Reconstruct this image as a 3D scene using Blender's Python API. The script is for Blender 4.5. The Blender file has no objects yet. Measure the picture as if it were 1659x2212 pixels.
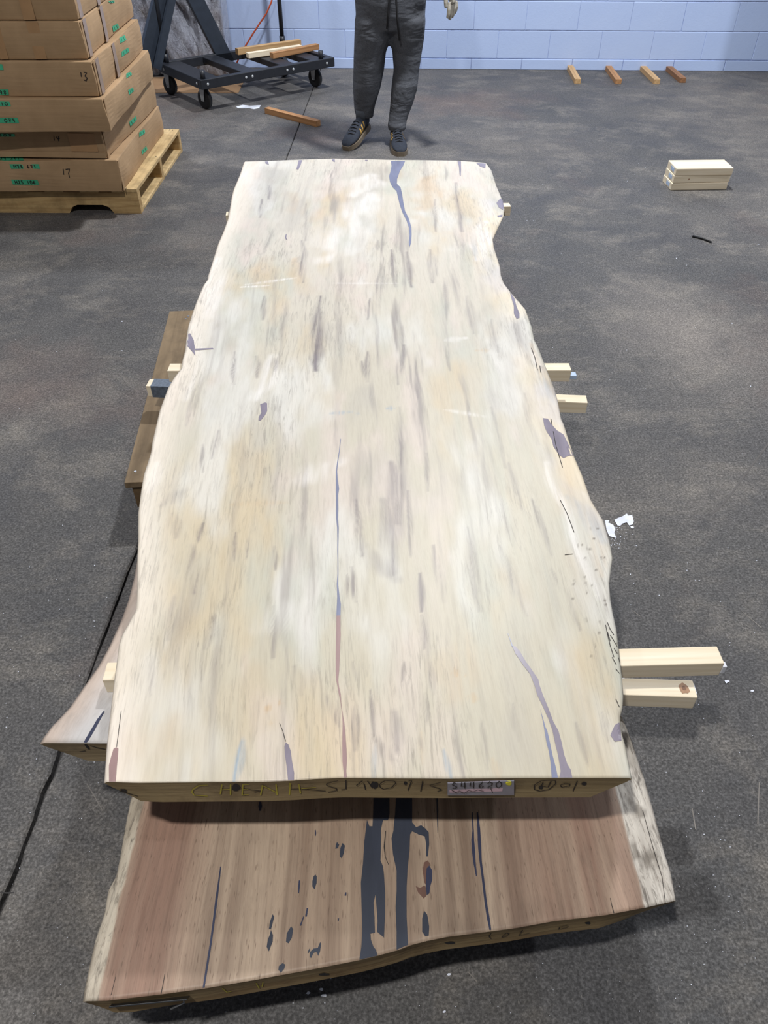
import bpy, bmesh, math, random
import numpy as np
from mathutils import Vector, Matrix
from mathutils.bvhtree import BVHTree

# ------------------------------------------------------------------ camera, world, lights, exposure
scene = bpy.context.scene
COL = scene.collection
random.seed(7)
F, CX, CY, CAMH = 1661.0, 829.5, 1106.0, 1.5
PITCH = math.radians(42.0)
cam_data = bpy.data.cameras.new('camera')
cam = bpy.data.objects.new('camera', cam_data)
COL.objects.link(cam)
cam_data.sensor_fit = 'VERTICAL'
cam_data.sensor_height = 36.0
cam_data.lens = 36.0 * F / 2212.0
cam_data.clip_start = 0.02
cam.location = (0, 0, CAMH)
cam.rotation_euler = (math.pi / 2 - PITCH, 0, 0)
scene.camera = cam

world = bpy.data.worlds.new('world')
scene.world = world
world.use_nodes = True
bg = world.node_tree.nodes['Background']
bg.inputs[0].default_value = (0.86, 0.90, 1.0, 1)
bg.inputs[1].default_value = 0.15

def lamp(name, loc, energy, size, color=(1, 1, 1)):
    d = bpy.data.lights.new(name, 'AREA')
    d.shape = 'DISK'
    d.size = size
    d.energy = energy
    d.color = color
    o = bpy.data.objects.new(name, d)
    o.location = loc
    COL.objects.link(o)
    return o
# high-bay lamps hung under the warehouse roof
lamp('bay_lamp', (-0.85, -0.25, 4.2), 128, 0.2, (1.0, 0.975, 0.93))
lamp('bay_lamp', (0.75, 4.6, 4.2), 215, 0.3, (0.96, 0.98, 1.0))
lamp('bay_lamp', (-3.2, 5.8, 4.2), 95, 0.3, (0.92, 0.95, 1.0))
lamp('bay_lamp', (4.9, 3.6, 4.2), 140, 0.3, (0.92, 0.95, 1.0))

vs = scene.view_settings
vs.view_transform = 'Standard'
vs.look = 'None'
vs.exposure = 0.0
vs.gamma = 1.0
vs.use_curve_mapping = False

# ------------------------------------------------------------------ helpers
SP, CP = math.sin(PITCH), math.cos(PITCH)
def ray(px, py):
    u, v = px - CX, CY - py
    return Vector((u, F * CP + v * SP, -F * SP + v * CP))
def U(px, py, z):                      # photo point -> point on the level plane z
    d = ray(px, py)
    t = (z - CAMH) / d.z
    return Vector((d.x * t, d.y * t, z))
def UY(px, py, Y):                     # photo point -> point on the upright plane at depth Y
    d = ray(px, py)
    t = Y / d.y
    return Vector((d.x * t, Y, CAMH + d.z * t))

def s2l(c):
    return tuple(((x / 255.0) / 12.92 if x <= 10 else (((x / 255.0) + 0.055) / 1.055) ** 2.4) for x in c)

class N:
    """small node helper"""
    def __init__(self, name, rough=0.6, spec=0.5):
        self.m = bpy.data.materials.new(name)
        self.m.use_nodes = True
        self.t = self.m.node_tree
        self.b = self.t.nodes['Principled BSDF']
        self.b.inputs['Roughness'].default_value = rough
        self.b.inputs['Specular IOR Level'].default_value = spec
    def n(self, typ, **kw):
        nd = self.t.nodes.new(typ)
        for k, v in kw.items():
            setattr(nd, k, v)
        return nd
    def l(self, a, b):
        self.t.links.new(a, b)
    def val(self, sock, v):
        if isinstance(v, bpy.types.NodeSocket):
            self.l(v, sock)
        else:
            sock.default_value = v
    def coords(self, kind='Object', scale=(1, 1, 1), rot=(0, 0, 0)):
        tc = self.n('ShaderNodeTexCoord')
        mp = self.n('ShaderNodeMapping')
        mp.inputs['Scale'].default_value = scale
        mp.inputs['Rotation'].default_value = rot
        self.l(tc.outputs[kind], mp.inputs[0])
        return mp.outputs[0]
    def noise(self, vec, scale, detail=4, rough=0.55, dist=0.0):
        nd = self.n('ShaderNodeTexNoise')
        self.l(vec, nd.inputs['Vector'])
        nd.inputs['Scale'].default_value = scale
        nd.inputs['Detail'].default_value = detail
        nd.inputs['Roughness'].default_value = rough
        nd.inputs['Distortion'].default_value = dist
        return nd.outputs['Fac']
    def ramp(self, fac, stops):
        nd = self.n('ShaderNodeValToRGB')
        el = nd.color_ramp.elements
        while len(el) < len(stops):
            el.new(0.5)
        for e, (p, c) in zip(el, stops):
            e.position = p
            if not isinstance(c, (tuple, list)):
                c = (c, c, c)
            e.color = (*c[:3], 1)
        self.l(fac, nd.inputs[0])
        return nd.outputs[0]
    def mix(self, a, b, fac, mode='MIX'):
        nd = self.n('ShaderNodeMix', data_type='RGBA', blend_type=mode)
        self.val(nd.inputs[0], fac)
        for s, v in ((nd.inputs[6], a), (nd.inputs[7], b)):
            if isinstance(v, bpy.types.NodeSocket):
                self.l(v, s)
            else:
                s.default_value = (*v[:3], 1)
        return nd.outputs[2]
    def base(self, c):
        if isinstance(c, bpy.types.NodeSocket):
            self.l(c, self.b.inputs['Base Color'])
        else:
            self.b.inputs['Base Color'].default_value = (*c[:3], 1)
    def bump(self, h, strength=0.3, dist=0.01):
        nd = self.n('ShaderNodeBump')
        nd.inputs['Strength'].default_value = strength
        nd.inputs['Distance'].default_value = dist
        self.l(h, nd.inputs['Height'])
        self.l(nd.outputs[0], self.b.inputs['Normal'])

def m_plain(name, rgb, rough=0.6, spec=0.5, metal=0.0, var=0.12, scale=30, bump=0.0):
    n = N(name, rough, spec)
    c = s2l(rgb)
    v = n.coords('Object')
    f = n.noise(v, scale, 3)
    n.base(n.ramp(f, [(0.3, tuple(x * (1 - var) for x in c)), (0.7, tuple(min(1, x * (1 + var)) for x in c))]))
    n.b.inputs['Metallic'].default_value = metal
    if bump:
        n.bump(f, bump, 0.004)
    return n.m

def m_wood(name, dark, light, stretch=(50, 50, 2.0), rough=0.65, knots=False, dirt=0.0):
    n = N(name, rough, 0.35)
    v = n.coords('Object', stretch)
    f = n.noise(v, 1.0, 5, 0.6, 0.4)
    c = n.ramp(f, [(0.3, s2l(dark)), (0.7, s2l(light))])
    if dirt:
        v2 = n.coords('Object', (1, 1, 1))
        d = n.noise(v2, 9, 5, 0.65)
        c = n.mix(c, s2l(tuple(x * 0.55 for x in dark)), n.ramp(d, [(0.45, 0.0), (0.75, dirt)]))
    n.base(c)
    n.bump(f, 0.15, 0.003)
    return n.m

def link(name, me, mat=None, parent=None, smooth=False):
    o = bpy.data.objects.new(name, me)
    COL.objects.link(o)
    if mat is not None and not me.materials:
        me.materials.append(mat)
    if parent is not None:
        o.parent = parent
    if smooth:
        for p in me.polygons:
            p.use_smooth = True
    return o
def from_bm(name, bm, mat=None, parent=None, smooth=False):
    bmesh.ops.recalc_face_normals(bm, faces=bm.faces)
    me = bpy.data.meshes.new(name)
    bm.to_mesh(me)
    bm.free()
    return link(name, me, mat, parent, smooth)
def empty(name, loc=(0, 0, 0), rz=0.0, rot=None):
    o = bpy.data.objects.new(name, None)
    o.location = loc
    o.rotation_euler = rot if rot else (0, 0, rz)
    o.empty_display_size = 0.05
    COL.objects.link(o)
    return o
def tag(o, label, cat, group=None, kind=None):
    if label: o['label'] = label
    if cat: o['category'] = cat
    if group: o['group'] = group
    if kind: o['kind'] = kind
    return o
def bm_box(bm, c, s, M=None, bevel=0.0):
    r = bmesh.ops.create_cube(bm, size=1.0)
    vs_ = r['verts']
    for v in vs_:
        v.co = Vector((v.co.x * s[0], v.co.y * s[1], v.co.z * s[2]))
    if bevel:
        es = list({e for v in vs_ for e in v.link_edges})
        rb = bmesh.ops.bevel(bm, geom=es, offset=bevel, segments=2, affect='EDGES', profile=0.5)
        vs_ = list({v for f in rb['faces'] for v in f.verts} | {v for v in vs_ if v.is_valid})
    for v in vs_:
        v.co = v.co + Vector(c)
        if M is not None:
            v.co = M @ v.co
    return vs_
def box(name, c, s, mat, parent=None, bevel=0.002, M=None):
    bm = bmesh.new()
    bm_box(bm, c, s, M, bevel)
    return from_bm(name, bm, mat, parent)
def frame_pts(pts):
    out = []
    for i in range(len(pts)):
        a = pts[max(0, i - 1)]
        b = pts[min(len(pts) - 1, i + 1)]
        out.append((b - a).normalized())
    return out
def bm_tube(bm, pts, rad, seg=10, cap=True, flat=None):
    pts = [Vector(p) for p in pts]
    if not isinstance(rad, (list, tuple)):
        rad = [rad] * len(pts)
    tan = frame_pts(pts)
    up = Vector((0, 0, 1)) if abs(tan[0].z) < 0.9 else Vector((1, 0, 0))
    rings = []
    for p, t, r in zip(pts, tan, rad):
        x = t.cross(up)
        if x.length < 1e-6:
            x = Vector((1, 0, 0))
        x.normalize()
        y = x.cross(t).normalized()
        up = y
        rx, ry = (r, r) if not isinstance(r, tuple) else r
        rings.append([bm.verts.new(p + x * rx * math.cos(a) + y * ry * math.sin(a))
                      for a in (2 * math.pi * k / seg for k in range(seg))])
    for a, b in zip(rings, rings[1:]):
        for k in range(seg):
            bm.faces.new((a[k], a[(k + 1) % seg], b[(k + 1) % seg], b[k]))
    if cap:
        bm.faces.new(rings[0])
        bm.faces.new(rings[-1])
def tube(name, pts, rad, mat, parent=None, seg=10):
    bm = bmesh.new()
    bm_tube(bm, pts, rad, seg)
    return from_bm(name, bm, mat, parent, True)
def bm_rings(bm, rings, seg=20):
    """loft of level ellipses (cx, cy, z, rx, ry)"""
    rr = []
    for cx, cy, z, rx, ry in rings:
        rr.append([bm.verts.new((cx + rx * math.cos(a), cy + ry * math.sin(a), z))
                   for a in (2 * math.pi * k / seg for k in range(seg))])
    for a, b in zip(rr, rr[1:]):
        for k in range(seg):
            bm.faces.new((a[k], a[(k + 1) % seg], b[(k + 1) % seg], b[k]))
    bm.faces.new(rr[0])
    bm.faces.new(rr[-1])
def bvh_of(obs):
    vs_, fs, own = [], [], []
    for o in obs:
        mw = o.matrix_world if o.parent is None else o.parent.matrix_basis @ o.matrix_basis
        off = len(vs_)
        vs_ += [mw @ v.co for v in o.data.vertices]
        for p in o.data.polygons:
            fs.append([off + i for i in p.vertices])
            own.append(o)
    return BVHTree.FromPolygons(vs_, fs), own
EYE = Vector((0, 0, CAMH))
def hit(bvh, px, py):
    loc, nor, idx, d = bvh.ray_cast(EYE, ray(px, py).normalized())
    if loc is None:
        return None
    if nor.dot(ray(px, py)) > 0:
        nor = -nor
    return loc, nor, idx
def bm_patch(bm, bvh, poly, lift=0.0008):
    pts = []
    for p in poly:
        h = hit(bvh, *p)
        if h:
            pts.append(h[0] + h[1] * lift)
    if len(pts) < 3:
        return False
    try:
        bm.faces.new([bm.verts.new(p) for p in pts])
    except ValueError:
        return False
    return True
def bm_ribbon(bm, pts3, nrm, widths):
    prev = None
    tan = frame_pts(pts3)
    for p, n_, w, t in zip(pts3, nrm, widths, tan):
        s = n_.cross(t).normalized() * (w / 2)
        cur = (bm.verts.new(p - s), bm.verts.new(p + s))
        if prev:
            bm.faces.new((prev[0], prev[1], cur[1], cur[0]))
        prev = cur
def bm_stroke(bm, bvh, pts, width, lift=0.0008, sub=2):
    """hand-drawn stroke on a surface: photo points, width in metres (or per point)"""
    P = []
    ws = width if isinstance(width, (list, tuple)) else [width] * len(pts)
    W = []
    for i in range(len(pts) - 1):
        for k in range(sub):
            f = k / sub
            P.append((pts[i][0] * (1 - f) + pts[i + 1][0] * f, pts[i][1] * (1 - f) + pts[i + 1][1] * f))
            W.append(ws[i] * (1 - f) + ws[i + 1] * f)
    P.append(pts[-1][:2]); W.append(ws[-1])
    run, nn, ww = [], [], []
    for p, w in zip(P, W):
        h = hit(bvh, p[0], p[1])
        if h is None:
            continue
        run.append(h[0] + h[1] * lift); nn.append(h[1]); ww.append(w)
    if len(run) >= 2:
        bm_ribbon(bm, run, nn, ww)
        return True
    return False
FONT = {'0': [[(.5, 0), (.1, .25), (.1, .75), (.5, 1), (.9, .75), (.9, .25), (.5, 0)]],
        '1': [[(.45, 0), (.5, 1)]],
        '2': [[(.1, .25), (.4, 0), (.85, .2), (.75, .5), (.1, 1), (.9, .95)]],
        '3': [[(.1, .05), (.8, .1), (.45, .45), (.9, .7), (.5, 1), (.1, .9)]],
        '4': [[(.25, 0), (.1, .6), (.9, .55)], [(.7, .05), (.65, 1)]],
        '5': [[(.85, .02), (.25, .05), (.2, .45), (.7, .45), (.85, .75), (.5, 1), (.1, .9)]],
        '6': [[(.7, 0), (.25, .45), (.15, .8), (.5, 1), (.85, .75), (.5, .55), (.2, .75)]],
        '7': [[(.1, .05), (.9, .05), (.5, 1)], [(.3, .5), (.85, .5)]],
        '8': [[(.75, .15), (.4, 0), (.15, .2), (.8, .7), (.55, 1), (.2, .8), (.75, .2)]],
        '9': [[(.8, .3), (.45, .5), (.15, .25), (.5, 0), (.8, .2), (.75, 1)]],
        'H': [[(.15, 0), (.1, 1)], [(.85, 0), (.9, 1)], [(.1, .5), (.9, .5)]],
        'S': [[(.85, .1), (.4, 0), (.15, .25), (.8, .65), (.5, 1), (.1, .9)]]}
def text_strokes(txt, quad):
    """strokes of txt laid in a photo quad (tl, tr, br, bl)"""
    out = []
    n = len(txt)
    for i, ch in enumerate(txt):
        for st in FONT.get(ch, []):
            pl = []
            for (x, y) in st:
                u = (i + 0.12 + 0.76 * x) / n
                tl, tr, br, bl = quad
                a = (tl[0] * (1 - u) + tr[0] * u, tl[1] * (1 - u) + tr[1] * u)
                b = (bl[0] * (1 - u) + br[0] * u, bl[1] * (1 - u) + br[1] * u)
                pl.append((a[0] * (1 - y) + b[0] * y, a[1] * (1 - y) + b[1] * y))
            out.append(pl)
    return out
def Z(base, sc, pts):                  # points read off an enlarged crop -> photo points
    return [(base[0] + p[0] / sc, base[1] + p[1] / sc) for p in pts]

# numpy value noise
def vnoise(x, y, seed=0):
    x = np.asarray(x, float); y = np.asarray(y, float)
    xi, yi = np.floor(x).astype(np.int64), np.floor(y).astype(np.int64)
    fx, fy = x - xi, y - yi
    fx, fy = fx * fx * (3 - 2 * fx), fy * fy * (3 - 2 * fy)
    def h(i, j):
        k = (i * 374761393 + j * 668265263 + seed * 1442695041) & 0xFFFFFFFF
        k = ((k ^ (k >> 13)) * 1274126177) & 0xFFFFFFFF
        return ((k ^ (k >> 16)) & 0xFFFF) / 65535.0
    return (h(xi, yi) * (1 - fx) + h(xi + 1, yi) * fx) * (1 - fy) + (h(xi, yi + 1) * (1 - fx) + h(xi + 1, yi + 1) * fx) * fy
def fbm(x, y, seed=0, o=4):
    s, a, t = 0, 1.0, 0
    for k in range(o):
        s = s + a * vnoise(x * 2 ** k, y * 2 ** k, seed + k * 17)
        t += a
        a *= 0.55
    return s / t
def sstep(a, b, x):
    t = np.clip((x - a) / (b - a), 0, 1)
    return t * t * (3 - 2 * t)

# ------------------------------------------------------------------ the setting
WYAW = math.radians(-1.72)
n = N('concrete_floor', 0.6, 0.2)
v = n.coords('Object')
big = n.noise(v, 0.55, 6, 0.62, 0.4)
med = n.noise(v, 3.2, 8, 0.68, 0.3)
fine = n.noise(v, 170, 4, 0.7)
grit = n.noise(v, 55, 5, 0.75)
vstretch = n.coords('Object', (1.2, 1.6, 1), (0, 0, 0.35))
worn = n.noise(vstretch, 2.6, 9, 0.72, 0.3)
c = n.ramp(big, [(0.32, s2l((78, 78, 79))), (0.5, s2l((92, 90, 89))), (0.68, s2l((112, 107, 102)))])
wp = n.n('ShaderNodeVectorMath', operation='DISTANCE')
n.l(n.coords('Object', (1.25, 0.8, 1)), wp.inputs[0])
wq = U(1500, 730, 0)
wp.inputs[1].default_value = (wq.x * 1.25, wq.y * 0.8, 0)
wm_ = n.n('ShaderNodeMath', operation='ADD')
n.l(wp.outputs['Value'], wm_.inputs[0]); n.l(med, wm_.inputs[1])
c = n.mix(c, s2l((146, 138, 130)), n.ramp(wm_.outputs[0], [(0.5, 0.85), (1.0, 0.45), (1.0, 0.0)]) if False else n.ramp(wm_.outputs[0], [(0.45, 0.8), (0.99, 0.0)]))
c = n.mix(c, s2l((66, 66, 69)), n.ramp(med, [(0.30, 0.6), (0.55, 0.0)]))
c = n.mix(c, s2l((140, 133, 124)), n.ramp(worn, [(0.50, 0.0), (0.74, 0.6)]))
rust = n.noise(n.coords('Object', (1, 1, 1), (0, 0, 1.0)), 0.9, 5, 0.6)
c = n.mix(c, s2l((118, 100, 92)), n.ramp(rust, [(0.54, 0.0), (0.72, 0.5)]))
c = n.mix(c, n.ramp(fine, [(0.34, 0.45), (0.50, 0.95), (0.66, 1.75)]), 0.9, 'MULTIPLY')
c = n.mix(c, n.ramp(grit, [(0.30, 0.65), (0.50, 1.0), (0.72, 1.45)]), 0.7, 'MULTIPLY')
scr = n.noise(n.coords('Object', (210, 60, 1), (0, 0, 0.9)), 1.0, 3, 0.6)
c = n.mix(c, s2l((168, 164, 158)), n.ramp(scr, [(0.66, 0.0), (0.78, 0.5)]))
n.base(c)
n.l(n.ramp(med, [(0.3, 0.5), (0.7, 0.75)]), n.b.inputs['Roughness'])
n.bump(fine, 0.25, 0.002)
M_FLOOR = n.m
M_GROOVE = m_plain('joint_filler', (54, 52, 52), 0.9)

def joint_x(y):
    return -0.716 + (y - 0.45) * 0.0305
floor = box('floor', (0, 3.2, -0.062), (15, 11.6, 0.08), M_GROOVE, bevel=0)
floor['kind'] = 'structure'
def panel(side):
    bm = bmesh.new()
    ys = [-2.5 + i * 0.02 for i in range(int(9.9 / 0.02) + 1)]
    prev = None
    for i, y in enumerate(ys):
        w = 0.0035 + 0.005 * float(vnoise(y * 9, side * 3.3, 5)) ** 2 + 0.006 * (float(vnoise(y * 31, side * 7.1, 9)) - 0.5)
        w *= 1.0 if y < 0.95 else (0.5 if y < 2.5 else 0.45)
        e = joint_x(y) + side * max(0.0015, w)
        far = 7.2 if side > 0 else -7.2
        q = [bm.verts.new((e, y, -0.004)), bm.verts.new((e + side * 0.004, y, 0)), bm.verts.new((far, y, 0)), bm.verts.new((e, y, -0.03))]
        if prev:
            bm.faces.new((prev[0], prev[1], q[1], q[0]))
            bm.faces.new((prev[1], prev[2], q[2], q[1]))
            bm.faces.new((prev[3], prev[0], q[0], q[3]))
        prev = q
    o = from_bm('concrete_panel', bm, M_FLOOR, floor)
    if o.data.polygons[1].normal.z < 0:
        o.data.flip_normals()
    return o
panel(-1); panel(1)

# painted block wall
n = N('painted_block', 0.55, 0.4)
v = n.coords('Object')
a = n.noise(v, 3, 4)
b_ = n.noise(v, 60, 4, 0.7)
c = n.ramp(a, [(0.3, s2l((180, 199, 238))), (0.7, s2l((187, 205, 241)))])
pits = n.noise(v, 38, 3, 0.6)
c = n.mix(c, s2l((110, 116, 135)), n.ramp(pits, [(0.735, 0.0), (0.77, 0.8)]))
n.base(c)
n.bump(b_, 0.25, 0.004)
M_BLOCK = n.m
M_MORTAR = m_plain('painted_mortar', (168, 180, 208), 0.8, var=0.3, scale=14)
WALLC = U(CX, 148.5, 0)
wall = box('wall_back', (0, 0.104, 2.4), (14.4, 0.2, 4.8), M_MORTAR, bevel=0)
wall.location = WALLC
wall.rotation_euler = (0, 0, WYAW)
wall['kind'] = 'structure'
BL, BH = 0.404, 0.1955
bmes = []
for k in range(6):
    bm = bmesh.new()
    vv = bm_box(bm, (0, 0, 0), (BL - 0.0025, 0.05, BH - 0.0055), None, 0.003)
    for v_ in bm.verts:
        v_.co.x += random.uniform(-0.0015, 0.0015)
        v_.co.z += random.uniform(-0.0015, 0.0015)
    me = bpy.data.meshes.new('block')
    bmesh.ops.recalc_face_normals(bm, faces=bm.faces)
    bm.to_mesh(me); bm.free()
    me.materials.append(M_BLOCK)
    bmes.append(me)
bm = bmesh.new()
bm_box(bm, (0, 0, 0), (BL - 0.004, 0.052, 0.074), None, 0.004)
bmesh.ops.recalc_face_normals(bm, faces=bm.faces)
foot_me = bpy.data.meshes.new('block'); bm.to_mesh(foot_me); bm.free(); foot_me.materials.append(M_BLOCK)
x694 = (U(694, 146, 0) - WALLC).x
for row in range(-1, 7):
    for i in range(-9, 10):
        off = x694 + (0.5 if row % 2 == 0 else 1.0) * BL + i * BL
        me = foot_me if row < 0 else random.choice(bmes)
        o = bpy.data.objects.new('block', me)
        COL.objects.link(o)
        o.parent = wall
        zc = 0.0375 if row < 0 else 0.077 + BH * (row + 0.5)
        o.location = (off - BL / 2, 0.025 - (0.003 if row < 0 else 0) + random.uniform(-0.0008, 0.0008), zc)
# upper wall, plain paint
box('upper_wall', (0, 0.05, 3.2), (14.4, 0.12, 3.2), M_BLOCK, wall, bevel=0)

# unseen steel column, added right of the frame to shadow the wall
colm = bmesh.new()
bm_box(colm, (3.24, 6.32, 2.4), (0.26, 0.016, 4.8), None, 0.002)
bm_box(colm, (3.24, 6.56, 2.4), (0.26, 0.016, 4.8), None, 0.002)
bm_box(colm, (3.24, 6.44, 2.4), (0.014, 0.24, 4.8), None, 0.002)
from_bm('shadow_caster_1', colm, m_plain('shadow_caster_grey', (120, 122, 126), 0.6))['kind'] = 'structure'

# ------------------------------------------------------------------ live edge slabs
def resample(pts, n_):
    P = np.array([(p.x, p.y) for p in pts])
    d = np.r_[0, np.cumsum(np.hypot(*np.diff(P, axis=0).T))]
    t = np.linspace(0, d[-1], n_)
    return np.c_[np.interp(t, d, P[:, 0]), np.interp(t, d, P[:, 1])]
def poly_at(P, s):
    d = np.r_[0, np.cumsum(np.hypot(*np.diff(P, axis=0).T))]
    return P
def slab(name, left, right, near, far, ztop, thick, nu, nv, mat_top, mat_side, colfn, under_l, under_r, edge_rough=0.004, drop_r=0.0, seed=0):
    """left/right run near -> far, near/far run left -> right; Coons patch, then sides down to an inset underside"""
    Ls, Rs, Ns, Fs = resample(left, nv), resample(right, nv), resample(near, nu), resample(far, nu)
    # parametrise left/right by Y so stations match
    t = np.linspace(0, 1, nu)[None, :, None]
    s = np.linspace(0, 1, nv)[:, None, None]
    C = (1 - t) * Ls[:, None, :] + t * Rs[:, None, :] + (1 - s) * Ns[None] + s * Fs[None] \
        - ((1 - s) * (1 - t) * Ls[0] + (1 - s) * t * Rs[0] + s * (1 - t) * Ls[-1] + s * t * Rs[-1])
    X, Y = C[..., 0], C[..., 1]
    tt = np.broadcast_to(t[..., 0], X.shape); ss = np.broadcast_to(s[..., 0], X.shape)
    wid = np.hypot(X[:, -1] - X[:, 0], Y[:, -1] - Y[:, 0])[:, None]
    dr = (1 - tt) * wid                      # distance from right edge
    dl = tt * wid
    zt = np.full(X.shape, ztop)
    zt = zt - drop_r * (1 - sstep(0.0, 0.075, dr)) * np.sin(np.pi * np.clip(ss * 1.15, 0, 1)) 
    zt = zt - 0.0035 * (1 - sstep(0, 0.006, dl)) - 0.0035 * (1 - sstep(0, 0.006, dr))
    yy_ = np.linspace(float(Y.min()), float(Y.max()), 60)
    Pl = np.polyfit(yy_, np.interp(yy_, np.maximum.accumulate(Ls[:, 1]), Ls[:, 0]), 2)
    Pr = np.polyfit(yy_, np.interp(yy_, np.maximum.accumulate(Rs[:, 1]), Rs[:, 0]), 2)
    xl_, xr_ = np.polyval(Pl, Y), np.polyval(Pr, Y)
    GR = (X - xl_) / (xr_ - xl_) * float((xr_ - xl_).mean())
    GR = GR + 0.012 * (fbm(GR * 7, Y * 2.2, seed + 90, 3) - 0.5) * 2
    verts = [(x, y, z) for x, y, z in zip(X.ravel(), Y.ravel(), zt.ravel())]
    faces = []
    idx = np.arange(nu * nv).reshape(nv, nu)
    for j in range(nv - 1):
        a, b = idx[j], idx[j + 1]
        for i in range(nu - 1):
            faces.append((a[i], a[i + 1], b[i + 1], b[i]))
    ntop = len(faces)
    # boundary loop
    loop = list(idx[0, :]) + list(idx[1:, -1]) + list(idx[-1, -2::-1]) + list(idx[-2:0:-1, 0])
    side_of = ['n'] * nu + ['r'] * (nv - 1) + ['f'] * (nu - 1) + ['l'] * (nv - 2)
    cx = float(X.mean())
    prev = loop
    nring = 5
    nl = len(loop)
    lpY = np.array([verts[vi][1] for vi in loop])
    lx = np.interp(lpY, np.maximum.accumulate(Y[:, 0]), X[:, 0]); rx_ = np.interp(lpY, np.maximum.accumulate(Y[:, -1]), X[:, -1])
    jn = [vnoise(np.arange(nl) * 0.35, np.full(nl, k * 1.7), seed + 3) for k in range(nring + 1)]
    for k in range(1, nring + 1):
        f = k / nring
        cur = []
        for q, vi in enumerate(loop):
            x, y, z = verts[vi]
            sp = (y - float(Y.min())) / (float(Y.max()) - float(Y.min()))
            # inset from the live edges, fading with depth
            if x < cx:
                ins = under_l(sp)
            else:
                ins = -under_r(sp)
            dist = min(abs(x - lx[q]), abs(x - rx_[q]))
            wgt = max(0.0, 1 - dist / 0.12)
            prof = f ** 1.3
            jit = edge_rough * (float(jn[k][q]) - 0.5) * (1 if side_of[q] in 'lr' else 0.15)
            zz = z + (ztop - thick - z) * f
            verts.append((x + ins * wgt * prof + jit * (1 if x < cx else -1), y + (0.002 * math.sin(f * 3) if side_of[q] == 'n' else 0), zz))
            cur.append(len(verts) - 1)
        for q in range(nl):
            faces.append((prev[q], cur[q], cur[(q + 1) % nl], prev[(q + 1) % nl]))
        prev = cur
    faces.append(tuple(prev))
    me = bpy.data.meshes.new(name)
    me.from_pydata(verts, [], faces)
    me.materials.append(mat_top)
    me.materials.append(mat_side)
    mi = np.ones(len(faces), dtype=np.int32); mi[:ntop] = 0
    me.polygons.foreach_set('material_index', mi)
    # colour + uv
    colr = np.ones((len(verts), 4), dtype=np.float32)
    c = colfn(X, Y, GR, ss, dl, dr)
    colr[:nu * nv, :c.shape[-1]] = c.reshape(-1, c.shape[-1])
    at = me.color_attributes.new('wood', 'FLOAT_COLOR', 'POINT')
    at.data.foreach_set('color', colr.ravel())
    uv = me.uv_layers.new(name='grain')
    uvv = np.zeros((len(verts), 2), dtype=np.float32)
    uvv[:nu * nv, 0] = GR.ravel()
    uvv[:nu * nv, 1] = Y.ravel()
    vidx = np.zeros(len(me.loops), dtype=np.int32)
    me.loops.foreach_get('vertex_index', vidx)
    uv.data.foreach_set('uv', uvv[vidx].ravel())
    me.validate(); me.update()
    sm = np.zeros(len(me.polygons), dtype=bool); sm[:ntop] = True
    me.polygons.foreach_set('use_smooth', sm)
    return link(name, me)

def m_slabtop(name, rough, spec, lo, hi, gx=150, gy=5, amt=1.0, pores=None, fleck=None, fs=(110, 15)):
    n = N(name, rough, spec)
    at = n.n('ShaderNodeAttribute', attribute_name='wood')
    v = n.coords('UV', (gx, gy, 1))
    f = n.noise(v, 1.0, 4, 0.6, 0.5)
    v2 = n.coords('UV', (gx * 3.5, gy * 3.2, 1))
    f2 = n.noise(v2, 1.0, 3, 0.6, 0.2)
    c = n.mix(at.outputs['Color'], n.ramp(f, [(0.28, lo), (0.5, (1, 1, 1)), (0.72, hi)]), amt, 'MULTIPLY')
    c = n.mix(c, n.ramp(f2, [(0.3, lo), (0.55, (1, 1, 1))]), 0.6 * amt, 'MULTIPLY')
    if pores:
        v3 = n.coords('UV', (420, 42, 1))
        f3 = n.noise(v3, 1.0, 2, 0.5)
        c = n.mix(c, pores, n.ramp(f3, [(0.62, 0.0), (0.72, 0.65)]))
    if fleck:
        f4 = n.noise(n.coords('UV', (fs[0], fs[1], 1)), 1.0, 5, 0.7, 0.6)
        mm = n.n('ShaderNodeMath', operation='MULTIPLY')
        n.l(n.ramp(f4, [(0.50, 0.0), (0.68, 1.0)]), mm.inputs[0]); n.l(at.outputs['Alpha'], mm.inputs[1])
        c = n.mix(c, fleck, mm.outputs[0])
    n.base(c)
    n.bump(f2, 0.06, 0.002)
    return n.m

def streaks(X, Y, lst, z):
    """soft elongated marks; list of (x0,y0,x1,y1,halfwidth_px,amount) in photo points"""
    out = np.zeros(X.shape)
    for i, (x0, y0, x1, y1, w, amt) in enumerate(lst):
        a, b = U(x0, y0, z), U(x1, y1, z)
        wm = w * (U(x0 + 1, y0, z) - a).length
        dx, dy = b.x - a.x, b.y - a.y
        L2 = dx * dx + dy * dy + 1e-9
        pad = wm * 4 + 0.02
        m_ = (X > min(a.x, b.x) - pad) & (X < max(a.x, b.x) + pad) & (Y > min(a.y, b.y) - pad) & (Y < max(a.y, b.y) + pad)
        if not m_.any():
            continue
        XX, YY, X, Y = X, Y, X[m_], Y[m_]
        q = np.clip(((X - a.x) * dx + (Y - a.y) * dy) / L2, 0, 1)
        wob = wm * 0.7 * (fbm(Y * 9, X * 3, 31 + i, 2) - 0.5) * 2
        d = np.hypot(X - a.x - q * dx + wob, Y - a.y - q * dy)
        taper = 0.35 + 0.65 * np.sin(np.pi * np.clip(q, 0.06, 0.94))
        tex = 0.2 + 1.0 * sstep(0.25, 0.7, fbm(X / max(wm * 0.4, 0.004), Y * 5, 60 + i, 3))
        out[m_] = np.maximum(out[m_], amt * (1 - sstep(0.1, 1.5, d / (wm * taper))) * np.clip(tex, 0, 1.2))
        X, Y = XX, YY
    return out

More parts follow.
